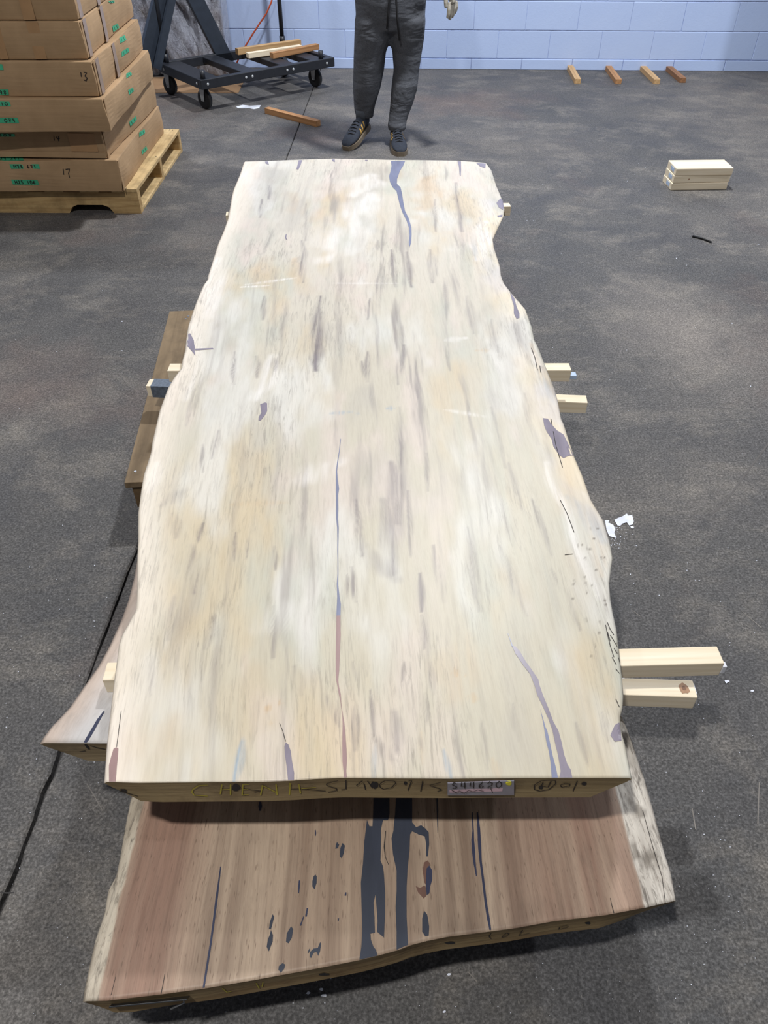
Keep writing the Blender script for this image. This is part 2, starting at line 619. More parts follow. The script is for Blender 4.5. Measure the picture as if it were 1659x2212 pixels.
ZT, ZG, ZB = 0.397, 0.298, 0.200
t1, t2 = ((440, 330), 4.1475), ((800, 330), 4.1475)
top_left = [(224, 1689), (226, 1660), (230, 1606), (237, 1543), (242, 1500), (246, 1467), (252, 1424), (256, 1391), (262, 1371), (278, 1343),
            (293, 1315), (295, 1290), (295.5, 1260), (296, 1200), (298, 1161), (298.3, 1105), (305, 1053), (310.7, 1022), (325.4, 976), (328.8, 952),
            (344.6, 884), (362.7, 836), (374, 816), (391, 794), (394, 775), (400, 753), (402, 730), (406.8, 701), (417, 669), (428, 640),
            (440, 613), (448.4, 602.5), (449.6, 593), (464, 547), (471, 525), (483.4, 496), (492, 472), (495.5, 453), (500, 426), (504, 409), (518, 376), (526.8, 349)]
top_right = [(1366, 1680.5), (1357.7, 1637), (1351, 1604), (1342.5, 1576), (1341, 1546), (1346, 1526), (1348, 1499), (1345, 1463), (1338, 1399), (1333, 1355),
             (1326, 1324), (1320, 1291), (1317.6, 1256), (1321, 1226), (1325, 1200), (1318, 1163), (1304, 1118), (1277.6, 1074), (1259, 1021), (1241, 979),
             (1218.6, 909), (1213.7, 900), (1206.5, 862), (1199, 833), (1186.6, 804), (1172, 766), (1161, 739), (1155, 728), (1149.6, 701), (1141, 677),
             (1136, 663), (1123, 648), (1106, 629), (1089, 607), (1082.6, 590), (1081, 573), (1075, 554), (1067, 530), (1065, 514), (1073.7, 494),
             (1084.5, 472), (1088, 465), (1090, 450), (1087, 434), (1072.5, 400), (1061.6, 366), (1051, 352)]
top_near = [(224, 1689), (300, 1691), (380, 1690.4), (486, 1689.6), (566, 1689), (632, 1686.4), (680, 1683), (738, 1680.6), (820, 1681.3), (965, 1682.3), (1109, 1681), (1366, 1680.5)]
top_far = [(526.8, 349), (584.7, 347.4), (657, 344.5), (722, 342.8), (801.7, 344), (840, 345.3), (896, 345.7), (988, 347), (1041, 351), (1051, 352)]

GREY = [ # (x0,y0,x1,y1,w,amount) grey-violet spalting
    (688, 640, 683, 800, 11, .85), (684, 730, 682, 800, 13, .7), (655, 520, 652, 610, 9, .55), (660, 440, 662, 520, 5, .35), (570, 640, 568, 690, 8, .5),
    (798, 645, 796, 690, 6, .6), (795, 760, 793, 825, 7, .75), (782, 780, 790, 820, 5, .5), (875, 745, 862, 830, 8, .6), (864, 880, 858, 1040, 10, .65),
    (850, 1000, 862, 1130, 20, .5), (845, 540, 855, 620, 8, .55), (880, 545, 890, 620, 8, .6), (848, 545, 850, 575, 5, .7), (815, 520, 818, 540, 6, .5),
    (930, 540, 940, 610, 10, .55), (960, 600, 965, 700, 8, .45), (985, 395, 1000, 500, 9, .5), (1010, 640, 1020, 720, 9, .4), (940, 430, 943, 500, 5, .45),
    (920, 980, 925, 1060, 6, .5), (905, 900, 915, 1000, 6, .45), (770, 1080, 785, 1200, 10, .5), (825, 1080, 850, 1240, 22, .55), (880, 1060, 888, 1200, 8, .5),
    (760, 1225, 768, 1300, 8, .65), (750, 1240, 752, 1290, 4, .55), (905, 1240, 912, 1320, 9, .65), (912, 1330, 918, 1400, 7, .5), (940, 1180, 958, 1300, 10, .45),
    (1010, 1140, 1040, 1320, 12, .4), (800, 1180, 855, 1250, 30, .35), (410, 1180, 420, 1280, 16, .5), (440, 1130, 425, 1170, 8, .5), (535, 1160, 530, 1205, 6, .6),
    (590, 1180, 592, 1230, 7, .55), (510, 1150, 508, 1210, 6, .45), (595, 1310, 590, 1420, 11, .45), (505, 760, 506, 830, 7, .55), (553, 770, 555, 815, 9, .5),
    (595, 775, 598, 800, 10, .5), (420, 840, 400, 920, 6, .4), (475, 930, 460, 990, 9, .5), (440, 960, 438, 1020, 6, .5), (400, 1060, 350, 1090, 20, .35),
    (370, 1110, 380, 1160, 14, .3), (640, 1440, 650, 1500, 14, .4), (700, 1500, 735, 1570, 10, .45), (770, 1530, 770, 1620, 12, .45), (800, 1490, 806, 1590, 5, .55),
    (850, 1540, 852, 1620, 22, .4), (820, 1600, 850, 1640, 18, .35), (875, 1430, 872, 1470, 6, .4), (915, 1500, 920, 1560, 10, .4), (930, 1430, 935, 1500, 8, .4),
    (905, 1590, 912, 1620, 5, .5), (760, 1430, 768, 1470, 5, .45), (960, 700, 970, 800, 7, .4), (1060, 690, 1070, 760, 8, .35), (900, 760, 905, 860, 6, .4),
    (1130, 850, 1160, 960, 9, .4), (1060, 880, 1090, 1010, 8, .35), (1100, 1000, 1130, 1100, 8, .35), (1150, 1080, 1190, 1200, 9, .35), (1080, 1180, 1140, 1330, 9, .35),
    (1190, 1230, 1250, 1360, 9, .35), (565, 430, 560, 470, 6, .55), (582, 400, 580, 430, 6, .5), (1040, 1560, 1050, 1660, 10, .4), (1110, 1520, 1120, 1600, 9, .3),
    (330, 1420, 325, 1500, 8, .35), (380, 1290, 372, 1380, 14, .3), (460, 1330, 440, 1400, 14, .3), (720, 900, 735, 1000, 8, .25), (1255, 1090, 1300, 1150, 26, .55),
    (1170, 790, 1195, 850, 16, .5), (1185, 870, 1205, 900, 10, .4), (1320, 1590, 1328, 1610, 6, .4), (1300, 1540, 1312, 1600, 8, .5), (1245, 1560, 1270, 1650, 8, .35)]
BLUE = [(505, 1690, 524, 1600, 13, .8), (808, 1690, 810, 1610, 8, .45), (975, 1690, 955, 1620, 8, .55), (715, 893, 760, 890, 8, .6), (838, 882, 850, 882, 10, .55), (770, 893, 775, 893, 6, .4), (1040, 470, 1030, 560, 14, .35), (1225, 1075, 1300, 1165, 26, .5), (1165, 800, 1200, 870, 14, .35)]
TAN = [(930, 385, 925, 450, 45, .55), (910, 470, 960, 500, 40, .35), (640, 560, 640, 610, 22, .5), (590, 560, 580, 620, 40, .4), (1035, 757, 1060, 757, 10, .8),
       (640, 420, 680, 470, 40, .25), (700, 430, 760, 400, 60, .2), (500, 1090, 620, 1085, 12, .3), (985, 1445, 990, 1460, 12, .9), (1010, 1455, 1012, 1465, 10, .6),
       (585, 1525, 578, 1535, 13, .85), (605, 1515, 603, 1522, 9, .7), (590, 1560, 580, 1562, 8, .7), (980, 1380, 990, 1500, 60, .35), (560, 1450, 520, 1600, 70, .25),
       (1065, 1640, 1080, 1680, 12, .5), (910, 1580, 915, 1650, 10, .5), (350, 1620, 380, 1560, 70, .2), (1020, 1500, 1020, 1515, 14, .5), (1200, 740, 1190, 780, 30, .3), (1150, 740, 1190, 860, 16, .45), (1190, 900, 1240, 1050, 14, .5), (1285, 1160, 1310, 1240, 20, .4)]
PALE = [(760, 420, 800, 380, 40, .5), (590, 770, 560, 860, 26, .5), (800, 420, 700, 560, 50, .45), (470, 560, 450, 680, 40, .55), (1050, 480, 1030, 560, 24, .7), (640, 600, 530, 615, 6, .6), (860, 612, 720, 612, 4, .45),
        (960, 735, 1000, 730, 14, .5), (520, 620, 580, 617, 5, .8), (1155, 760, 1180, 900, 12, .6), (1050, 900, 960, 885, 8, .35), (1180, 1000, 1290, 1290, 16, .5), (420, 740, 400, 860, 24, .5), (340, 1000, 330, 1060, 20, .4),
        (720, 1000, 650, 1040, 40, .35), (1290, 1080, 1255, 1060, 10, .5), (1150, 640, 1110, 650, 12, .5), (540, 1360, 660, 1300, 40, .25)]
def col_top(X, Y, G, S, dl, dr):
    w = 0.03 * (fbm(Y * 2.5, G * 4, 4, 3) - 0.5)
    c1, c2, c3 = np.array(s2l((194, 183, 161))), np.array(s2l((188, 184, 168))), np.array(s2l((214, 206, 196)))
    f = fbm(G * 5, Y * 1.5, 11, 4)[..., None]
    c = c1 * (1 - f) + c2 * f
    far = sstep(0.9, 3.0, Y)[..., None]  # lighter with distance: brightness from the far lamps put into the colour
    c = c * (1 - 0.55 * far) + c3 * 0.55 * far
    # broad mottling: cream, greenish, rosy and chalky patches
    for sd, colr_, am, lo_, hi_ in ((101, (186, 187, 174), .7, .48, .74), (113, (208, 194, 184), .7, .50, .74), (127, (200, 180, 146), .6, .52, .78), (139, (212, 210, 204), .7, .50, .76), (151, (176, 170, 160), .55, .54, .8)):
        a_ = am * sstep(lo_, hi_, fbm(G * 8 + sd, Y * 3.0 + sd, sd, 4))[..., None]
        c = c * (1 - a_) + np.array(s2l(colr_)) * a_
    cell = fbm(G * 9 + 3, Y * 2.2, 23, 3)
    c = c * (1 + 0.10 * (cell - 0.5))[..., None]
    # general fine grey streaking, denser along the middle
    mid = np.exp(-((G - 0.56) / 0.28) ** 2)
    st = fbm((G + w) * 55, Y * 3.0, 41, 4)
    st2 = fbm((G + w) * 16, Y * 1.6, 47, 3)
    g = sstep(0.52, 0.80, st) * sstep(0.35, 0.7, st2) * (0.45 + 0.55 * mid)
    olive = sstep(0.52, 0.8, fbm((G + w) * 26, Y * 2.0, 77, 4)) * (0.3 + 0.7 * sstep(0.5, 0.85, G))
    def over(c, col, a):
        a = np.clip(a, 0, 1)[..., None]
        return c * (1 - a) + np.array(s2l(col)) * a
    c = over(c, (184, 182, 166), 0.6 * olive)
    c = over(c, (142, 134, 130), 0.8 * g)
    c = over(c, (232, 228, 224), streaks(X, Y, PALE, ZT))
    c = over(c, (196, 164, 122), 0.62 * streaks(X, Y, TAN, ZT))
    gg = streaks(X, Y, GREY, ZT)
    c = over(c, (116, 107, 111), 0.9 * gg)
    c = over(c, (150, 164, 176), streaks(X, Y, BLUE, ZT))
    # paler sapwood along the right live edge, left rim
    sap = (1 - sstep(0.02, 0.11, dr + 0.05 * (fbm(Y * 7, G * 3, 8, 3) - 0.5))) * sstep(0.28, 0.42, Y / 3.5) * 0.7
    c = over(c, (232, 216, 188), sap * sstep(0.35, 0.65, fbm(Y * 3.5, G * 9, 9, 3)))
    c = over(c, (204, 200, 202), sap * 0.7 * sstep(0.5, 0.7, fbm(Y * 5 + 4, G * 9, 19, 3)))
    c = over(c, (238, 226, 212), 0.6 * (1 - sstep(0.0, 0.10, dl)))
    # worm holes
    rng = np.random.RandomState(3)
    hole = np.zeros(X.shape)
    for k in range(28):
        px, py = 1235 + rng.rand() * 110, 1110 + rng.rand() * 330
        q = U(px, py, ZT)
        hole = hole + (1 - sstep(0.0010, 0.0030, np.hypot(X - q.x, (Y - q.y) * 0.7)))
    c = over(c, (96, 86, 74), 0.8 * hole)
    al = 0.06 + 0.46 * sstep(0.45, 0.75, fbm(G * 7, Y * 2.0, 201, 3)) + 0.35 * gg
    return np.concatenate([c, np.clip(al, 0, 0.75)[..., None]], -1)
M_TOP = m_slabtop('spalted_wood_top', 0.42, 0.35, (0.90, 0.89, 0.875), (1.03, 1.03, 1.02), 120, 9, 0.8, None, s2l((122, 114, 106)), (150, 12))
def m_edge(name, a, b, dk):
    n = N(name, 0.75, 0.25)
    v = n.coords('Object', (6, 6, 60))
    f = n.noise(v, 1.0, 5, 0.6, 0.6)
    v2 = n.coords('Object', (14, 14, 14))
    f2 = n.noise(v2, 1.0, 5, 0.65)
    c = n.ramp(f, [(0.3, s2l(a)), (0.7, s2l(b))])
    c = n.mix(c, s2l(dk), n.ramp(f2, [(0.52, 0.0), (0.72, 0.6)]))
    n.base(c)
    n.bump(f, 0.3, 0.004)
    return n.m
M_TOPEDGE = m_edge('spalted_wood_end', (134, 116, 84), (158, 140, 106), (92, 78, 60))  # toned darker: shade on the upright faces put into the colour
px = lambda L, z: [U(p[0], p[1], z) for p in L]
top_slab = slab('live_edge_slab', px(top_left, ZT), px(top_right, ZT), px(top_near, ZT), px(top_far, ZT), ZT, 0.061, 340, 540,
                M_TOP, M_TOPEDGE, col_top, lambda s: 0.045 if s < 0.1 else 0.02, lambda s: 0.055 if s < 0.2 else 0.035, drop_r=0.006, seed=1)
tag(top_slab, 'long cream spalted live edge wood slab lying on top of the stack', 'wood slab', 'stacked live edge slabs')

# grey slab, second in the stack
gz = ZG
g_left = px([(85, 1605), (93, 1591), (110, 1568), (148.6, 1528), (181.5, 1480), (212, 1437), (237, 1391), (262.5, 1335), (277.7, 1292), (289, 1247), (299, 1190)], gz) + \
         [Vector((-0.455, 1.6, gz)), Vector((-0.44, 2.2, gz)), Vector((-0.46, 2.9, gz)), Vector((-0.44, 3.38, gz))]
g_near = [U(85, 1605, gz), U(160, 1605.5, gz), U(229, 1606, gz), Vector((-0.2, 0.735, gz)), Vector((0.2, 0.75, gz)), Vector((0.40, 0.78, gz))]
g_right = [Vector((0.40, 0.78, gz)), Vector((0.43, 1.2, gz)), Vector((0.42, 2.0, gz)), Vector((0.36, 2.6, gz)), Vector((0.36, 3.38, gz))]
g_far = [Vector((-0.44, 3.38, gz)), Vector((0.36, 3.38, gz))]
def col_grey(X, Y, G, S, dl, dr):
    f = fbm(X * 6 + Y * 3, Y * 5, 5, 4)[..., None]
    c = np.array(s2l((186, 183, 182))) * (1 - f) + np.array(s2l((210, 208, 208))) * f
    g = sstep(0.5, 0.8, fbm(X * 9 + Y * 8, Y * 4, 15, 4))[..., None]
    c = c * (1 - 0.45 * g) + np.array(s2l((168, 160, 156))) * 0.45 * g
    e = (1 - sstep(0.0, 0.07, dl + 0.03 * (fbm(Y * 9, X * 9, 6, 3) - 0.5)))[..., None]
    c = c * (1 - 0.7 * e) + np.array(s2l((192, 168, 148))) * 0.7 * e
    return np.concatenate([c, np.full(c.shape[:-1] + (1,), 0.3)], -1)
M_GREY = m_slabtop('grey_wood_top', 0.55, 0.3, (0.9, 0.89, 0.88), (1.03, 1.03, 1.03), 90, 14, 1.0, None, s2l((140, 132, 128)), (40, 20))
M_GREYEDGE = m_edge('grey_wood_end', (122, 106, 82), (150, 134, 106), (88, 76, 62))
grey_slab = slab('live_edge_slab', g_left, g_right, g_near, g_far, gz, 0.060, 120, 200, M_GREY, M_GREYEDGE, col_grey,
                 lambda s: 0.07, lambda s: 0.03, seed=2)
tag(grey_slab, 'pale grey wood slab flaring out at the left under the cream slab', 'wood slab', 'stacked live edge slabs')

# brown slab, bottom of the stack
bz = ZB
b_left = px([(178, 2163), (181, 2139), (193, 2082), (204, 2033), (215, 2000), (225, 1971), (233, 1922), (251, 1889), (258.5, 1850), (270.6, 1780), (281.4, 1725)], bz) + \
         [Vector((-0.43, 0.85, bz)), Vector((-0.43, 1.4, bz)), Vector((-0.45, 2.2, bz)), Vector((-0.44, 3.3, bz))]
b_near = px([(178, 2163), (230, 2162), (348, 2148), (439, 2136), (550, 2117), (660, 2097), (775, 2074.5), (814, 2065), (858, 2053), (890, 2041), (923, 2032.5), (966, 2024),
             (1060, 2012), (1110, 2005.5), (1196, 1990), (1307, 1977), (1394, 1960.7), (1461.7, 1945)], bz)
b_right = px([(1461.7, 1945), (1449.6, 1881), (1437.5, 1845), (1423, 1789), (1410, 1741), (1393, 1681), (1379, 1640), (1368, 1606), (1354, 1569), (1343, 1545)], bz) + \
          [Vector((0.45, 0.98, bz)), Vector((0.42, 1.4, bz)), Vector((0.38, 2.2, bz)), Vector((0.36, 3.3, bz))]
b_far = [Vector((-0.44, 3.3, bz)), Vector((0.36, 3.3, bz))]
bl_in = px([(210, 2164), (224.7, 2096), (241.6, 2021), (261, 1937), (275, 1886), (294.7, 1799), (314, 1725)], bz) + [Vector((-0.39, 0.85, bz)), Vector((-0.4, 3.4, bz))]
br_in = px([(1393, 1961), (1377, 1891), (1360, 1821), (1341, 1748), (1326.6, 1698)], bz) + [Vector((0.34, 0.85, bz)), Vector((0.32, 3.4, bz))]
def col_brown(X, Y, G, S, dl, dr):
    xl = np.interp(Y, [p.y for p in bl_in], [p.x for p in bl_in])
    xr = np.interp(Y, [p.y for p in br_in], [p.x for p in br_in])
    q = (X - xl) / (xr - xl)
    st = fbm(q * 20, Y * 0.9, 3, 4)
    st2 = fbm(q * 60, Y * 2.0, 13, 3)
    c1, c2, c3 = np.array(s2l((128, 109, 94))), np.array(s2l((182, 163, 143))), np.array(s2l((152, 116, 100)))
    f = np.clip(0.65 * st + 0.35 * st2, 0, 1)
    f = sstep(0.3, 0.72, f)[..., None]
    c = c1 * (1 - f) + c2 * f
    red = (np.exp(-((q - 0.06) / 0.09) ** 2) + np.exp(-((q - 0.90) / 0.13) ** 2))
    red = (np.clip(red, 0, 1) * (0.5 + 0.5 * sstep(0.35, 0.6, fbm(q * 28, Y * 1.3, 21, 3))))[..., None]
    c = c * (1 - 0.62 * red) + c3 * 0.62 * red
    midp = np.exp(-((q - 0.42) / 0.22) ** 2)[..., None]
    c = c * (1 - 0.35 * midp) + np.array(s2l((172, 146, 124))) * 0.35 * midp
    sm = sstep(0.55, 0.8, fbm(X * 9, Y * 7, 33, 4))[..., None]
    c = c * (1 - 0.18 * sm)
    # sapwood
    def over(c, col, a):
        a = np.clip(a, 0, 1)[..., None]
        return c * (1 - a) + np.array(s2l(col)) * a
    edge = 0.006 * (fbm(Y * 30, X * 2, 17, 2) - 0.5)
    sl = 1 - sstep(-0.002, 0.002, X - xl + edge)
    sr = sstep(-0.002, 0.002, X - xr + edge)
    tex = fbm(X * 70, Y * 12, 19, 4)[..., None]
    sapc = np.array(s2l((150, 138, 122))) * (1 - tex) + np.array(s2l((212, 202, 184))) * tex
    sapr = np.array(s2l((158, 150, 140))) * (1 - tex) + np.array(s2l((222, 216, 206))) * tex
    c = c * (1 - sl[..., None]) + sapc * sl[..., None]
    c = c * (1 - sr[..., None]) + sapr * sr[..., None]
    dk = sstep(0.62, 0.75, fbm(X * 40, Y * 26, 29, 3)) * np.clip(sl + sr, 0, 1) * 0.6
    c = over(c, (88, 78, 66), dk)
    return np.concatenate([c, (0.75 * np.clip(sl + sr, 0, 1) + 0.12)[..., None]], -1)
M_BROWN = m_slabtop('walnut_brown_top', 0.5, 0.35, (0.80, 0.78, 0.77), (1.08, 1.07, 1.06), 170, 5, 1.0, s2l((96, 76, 62)), s2l((92, 84, 76)), (130, 22))
M_BROWNEDGE = m_edge('walnut_brown_end', (124, 102, 72), (150, 130, 96), (84, 66, 48))
brown_slab = slab('live_edge_slab', b_left, b_right, b_near, b_far, bz, 0.055, 380, 420, M_BROWN, M_BROWNEDGE, col_brown,
                  lambda s: 0.035, lambda s: 0.05, edge_rough=0.006, seed=3)
tag(brown_slab, 'reddish brown wood slab with black resin streaks at the bottom of the stack', 'wood slab', 'stacked live edge slabs')

# --- resin fills and marks
def m_resin(name, rgb, rough=0.3):
    n = N(name, rough, 0.5)
    v = n.coords('Object', (40, 8, 1))
    f = n.noise(v, 1.0, 4, 0.6)
    c = s2l(rgb)
    n.base(n.ramp(f, [(0.3, tuple(x * 0.86 for x in c)), (0.7, tuple(min(1, x * 1.14) for x in c))]))
    return n.m
M_RVIOLET = m_resin('violet_grey_resin', (132, 124, 136))
M_RBLUE = m_resin('slate_blue_resin', (122, 126, 150))
M_RPINK = m_resin('rosy_grey_resin', (152, 126, 124))
M_RDARK = m_resin('dark_resin', (58, 63, 76), 0.34)
M_RNAVY = m_resin('navy_resin', (58, 62, 84), 0.3)
M_RBROWN = m_resin('brown_resin', (112, 84, 74), 0.35)
M_INK = m_plain('black_marker_ink', (38, 32, 30), 0.7)
M_YELLOW = m_plain('yellow_crayon', (176, 164, 60), 0.8)
M_RUST = m_plain('dark_screw_hole', (40, 36, 36), 0.9)

BT, _ = bvh_of([top_slab])
BG, _ = bvh_of([grey_slab])
BB, _ = bvh_of([brown_slab])
def fill(bvh, poly, mat, parent, name='resin_fill'):
    bm = bmesh.new()
    if bm_patch(bm, bvh, poly, 0.0007):
        bmesh.ops.triangulate(bm, faces=bm.faces)
        bm.normal_update()
        if abs(sum(f.normal.z * f.calc_area() for f in bm.faces)) > 0.5 * sum(f.calc_area() for f in bm.faces):
            bmesh.ops.subdivide_edges(bm, edges=[e for e in bm.edges if e.calc_length() > 0.008], cuts=3, use_grid_fill=True)
            for v_ in bm.verts:
                h_ = bvh.ray_cast(v_.co + Vector((0, 0, 0.1)), Vector((0, 0, -1)))
                if h_[0] is not None and abs(h_[0].z - v_.co.z) < 0.02:
                    v_.co.z = h_[0].z + 0.0007
        me_o = from_bm(name, bm, mat, parent)
        me_o.data.update()
        if sum(p.normal.z for p in me_o.data.polygons) < 0:
            me_o.data.flip_normals()
        return me_o
    bm.free()
def ribbon(bvh, pts, mat, parent, name='resin_fill', zpl=None):
    bm = bmesh.new()
    w = []
    for (x, y, ww) in pts:
        h = hit(bvh, x, y)
        d = (h[0] - EYE).length if h else 1.0
        w.append(ww * d / math.hypot(F, math.hypot(x - CX, y - CY)))
    if bm_stroke(bm, bvh, [(p[0], p[1]) for p in pts], w, 0.0007, 2):
        from_bm(name, bm, mat, parent)
    else:
        bm.free()
def strokes(bvh, lines, width, mat, parent, name):
    bm = bmesh.new()
    ok = False
    for L in lines:
        ok |= bm_stroke(bm, bvh, L, width, 0.001, 3)
    if ok:
        o = from_bm(name, bm, mat, parent)
        o['kind'] = 'stuff'
        return o
    bm.free()

A = (800, 330); s4 = 4.1475
T = top_slab
fill(BT, Z(A, s4, [(185, 74), (190, 120), (180, 170), (168, 210), (175, 260), (200, 310), (235, 345), (250, 410), (265, 470), (290, 540), (325, 610), (345, 670), (350, 740), (343, 800), (350, 850),
                   (365, 810), (370, 740), (368, 670), (345, 590), (310, 520), (295, 440), (285, 370), (270, 310), (238, 280), (240, 235), (265, 165), (295, 115), (312, 74)]), M_RBLUE, T)
fill(BT, Z(A, s4, [(782, 76), (795, 130), (800, 200), (810, 210), (812, 150), (812, 78)]), M_RVIOLET, T)
fill(BT, Z(A, s4, [(948, 92), (985, 125), (1030, 140), (1034, 98)]), M_RVIOLET, T)
fill(BT, Z(A, s4, [(1130, 450), (1150, 425), (1172, 410), (1188, 440), (1195, 490), (1186, 512), (1150, 490)]), M_RVIOLET, T)
fill(BT, Z(A, s4, [(1135, 565), (1184, 555), (1178, 578), (1145, 578)]), M_RVIOLET, T)
fill(BT, Z(A, s4, [(1248, 1246), (1290, 1305), (1310, 1380), (1335, 1440), (1335, 1480), (1310, 1490), (1285, 1440), (1285, 1370), (1265, 1310)]), M_RVIOLET, T)
fill(BT, Z(A, s4, [(1320, 1375), (1378, 1364), (1392, 1386), (1330, 1390)]), M_RVIOLET, T)
A = (440, 330)
fill(BT, Z(A, s4, [(550, 78), (575, 78), (585, 108), (555, 98)]), M_RVIOLET, T)
fill(BT, Z(A, s4, [(850, 68), (882, 67), (870, 110), (850, 150), (830, 148), (845, 100)]), M_RVIOLET, T)
fill(BT, Z(A, s4, [(1150, 60), (1175, 60), (1175, 85), (1155, 75)]), M_RVIOLET, T)
fill(BT, Z(A, s4, [(1445, 64), (1470, 65), (1465, 76), (1448, 74)]), M_RVIOLET, T)
fill(BT, Z(A, s4, [(735, 735), (745, 725), (740, 760), (750, 782), (735, 775), (728, 755)]), M_RVIOLET, T)
A = (380, 700)
fill(BT, Z(A, s4, [(110, 88), (128, 85), (160, 145), (165, 185), (172, 210), (168, 240), (175, 285), (155, 260), (135, 235), (100, 195), (98, 165), (112, 130)]), M_RVIOLET, T)
fill(BT, Z(A, s4, [(172, 222), (330, 215), (340, 225), (200, 236), (172, 236)]), M_RVIOLET, T)
fill(BT, Z(A, s4, [(755, 720), (800, 703), (817, 710), (818, 780), (800, 815), (760, 865), (740, 865), (742, 835), (765, 795), (760, 750)]), M_RVIOLET, T)
ribbon(BT, [(736, 948, 1), (733, 975, 1.5), (729, 1000, 2), (727, 1018, 2.5), (727.5, 1035, 4), (729, 1056, 7), (728, 1070, 5), (728.5, 1100, 5), (728, 1120, 4), (730, 1140, 3.5), (730, 1165, 2.5),
            (729.5, 1190, 2), (730, 1215, 1.5), (730, 1240, 2), (729, 1262, 3), (731, 1290, 5), (732, 1305, 8.5), (731, 1330, 9)], M_RBLUE, T)
ribbon(BT, [(731, 1330, 9), (731, 1360, 9), (731, 1372, 10), (730, 1400, 9), (729.5, 1425, 8.5), (729, 1450, 7), (728.5, 1470, 4), (731, 1485, 3), (734, 1500, 4), (736, 1515, 1.2), (740, 1545, 1.2)], M_RPINK, T)
ribbon(BT, [(740, 1545, 1.2), (742, 1562, 3.5), (743, 1590, 7), (744, 1620, 9), (744.5, 1645, 9.5), (745, 1665, 6), (746, 1680, 6)], M_RPINK, T)
A = (1000, 1340)
fill(BT, Z(A, s4, [(440, 230), (470, 300), (545, 410), (600, 480), (640, 580), (670, 680), (710, 760), (760, 870), (800, 980), (825, 1100), (850, 1200), (865, 1290), (875, 1350), (865, 1411), (980, 1411),
                   (965, 1340), (935, 1290), (905, 1200), (885, 1100), (855, 990), (810, 910), (770, 800), (720, 680), (685, 580), (675, 530), (620, 450), (560, 365), (510, 280), (470, 235)]), M_RVIOLET, T)
ribbon(BT, [(1097, 1369, 1), (1102, 1382, 1.5), (1107, 1397, 3)], M_RBLUE, T)
fill(BT, Z(A, s4, [(690, 790), (715, 900), (730, 990), (745, 1080), (770, 1180), (785, 1280), (795, 1411), (850, 1411), (835, 1330), (800, 1200), (780, 1100), (755, 990), (740, 960), (715, 870)]), M_RBLUE, T)
fill(BT, Z(A, s4, [(1320, 1030), (1360, 940), (1400, 917), (1412, 1000), (1420, 1078), (1360, 1088)]), M_RVIOLET, T)
A = (220, 1400)
fill(BT, Z(A, s4, [(65, 1198), (65, 1050), (85, 970), (105, 905), (130, 890), (148, 900), (145, 960), (135, 1060), (125, 1198)]), M_RPINK, T)
ribbon(BT, [(252, 1614, 1.2), (257, 1575, 1.2), (262, 1535, 1.0)], M_INK, T, 'crack')
A = (600, 1400)
fill(BT, Z(A, s4, [(60, 880), (72, 845), (95, 865), (115, 920), (130, 1030), (147, 1120), (145, 1184), (92, 1186), (80, 1060), (65, 960)]), M_RVIOLET, T)
ribbon(BT, [(604, 1562, 1), (611, 1580, 1.2), (617, 1602, 1.6)], M_INK, T, 'crack')
fill(BT, Z((1060, 720), 3.814, [(430, 700), (470, 705), (500, 750), (545, 800), (600, 835), (632, 842), (682, 1012), (640, 1010), (600, 1030), (560, 1000), (515, 930), (500, 870), (460, 810), (440, 760)]), M_RVIOLET, T)
# thin dark bark lines by the right live edge
for L in ([(1312, 1345), (1318, 1360), (1326, 1372)], [(1318, 1372), (1328, 1388), (1333, 1398)], [(1312, 1365), (1318, 1385)], [(1326, 1400), (1333, 1412)], [(1322, 1420), (1331, 1436)], [(1335, 1420), (1339, 1432)],
          [(1330, 1445), (1338, 1455)], [(1330, 1510), (1338, 1528)], [(1148, 752), (1156, 775), (1161, 800)], [(1166, 790), (1168, 805)], [(1190, 905), (1200, 960), (1215, 1010)], [(1210, 1080), (1225, 1110), (1240, 1150)],
          [(1220, 1199), (1237, 1197)], [(1308, 1350), (1312, 1370), (1318, 1395), (1326, 1420)]):
    ribbon(BT, [(p[0], p[1], 1.6) for p in L], M_INK, T, 'bark_line')
# crayon lettering on the end grain
B7 = (380, 1640); k7 = 3.77
ylw = [[(260, 205), (190, 208), (140, 240), (130, 265), (150, 288), (260, 296)], [(375, 200), (362, 280)], [(365, 245), (440, 240)], [(445, 200), (445, 285)], [(545, 200), (540, 288)],
       [(545, 203), (596, 200)], [(545, 243), (590, 241)], [(541, 287), (592, 284)], [(705, 207), (690, 288)], [(700, 207), (825, 270)], [(815, 200), (825, 288)], [(930, 188), (925, 285)], [(1000, 198), (1015, 275)], [(1020, 235), (1140, 225)]]
strokes(BT, [Z(B7, k7, L) for L in ylw], 0.0022, M_YELLOW, T, 'crayon_lettering')
blk = [[(550, 235), (620, 245), (700, 255), (640, 265)], [(940, 240), (1000, 238), (1100, 245), (1220, 255)], [(1320, 170), (1225, 195), (1230, 210), (1310, 235), (1310, 250), (1240, 265)],
       [(1385, 165), (1385, 240)], [(1345, 245), (1380, 240)], [(1520, 170), (1470, 210), (1480, 212)], [(1530, 190), (1545, 245)], [(1560, 172), (1600, 230)]]
lines = [Z(B7, k7, L) for L in blk]
A = (600, 1400)
lines += [Z(A, s4, L) for L in ([(910, 1215), (960, 1182), (1040, 1185), (1060, 1202), (1020, 1245), (950, 1260), (915, 1240), (910, 1215)], [(1170, 1185), (1200, 1182), (1165, 1270)], [(1300, 1185), (1280, 1280)],
                                [(1460, 1198), (1360, 1225), (1440, 1250), (1470, 1265), (1430, 1280)])]
A = (1000, 1340)
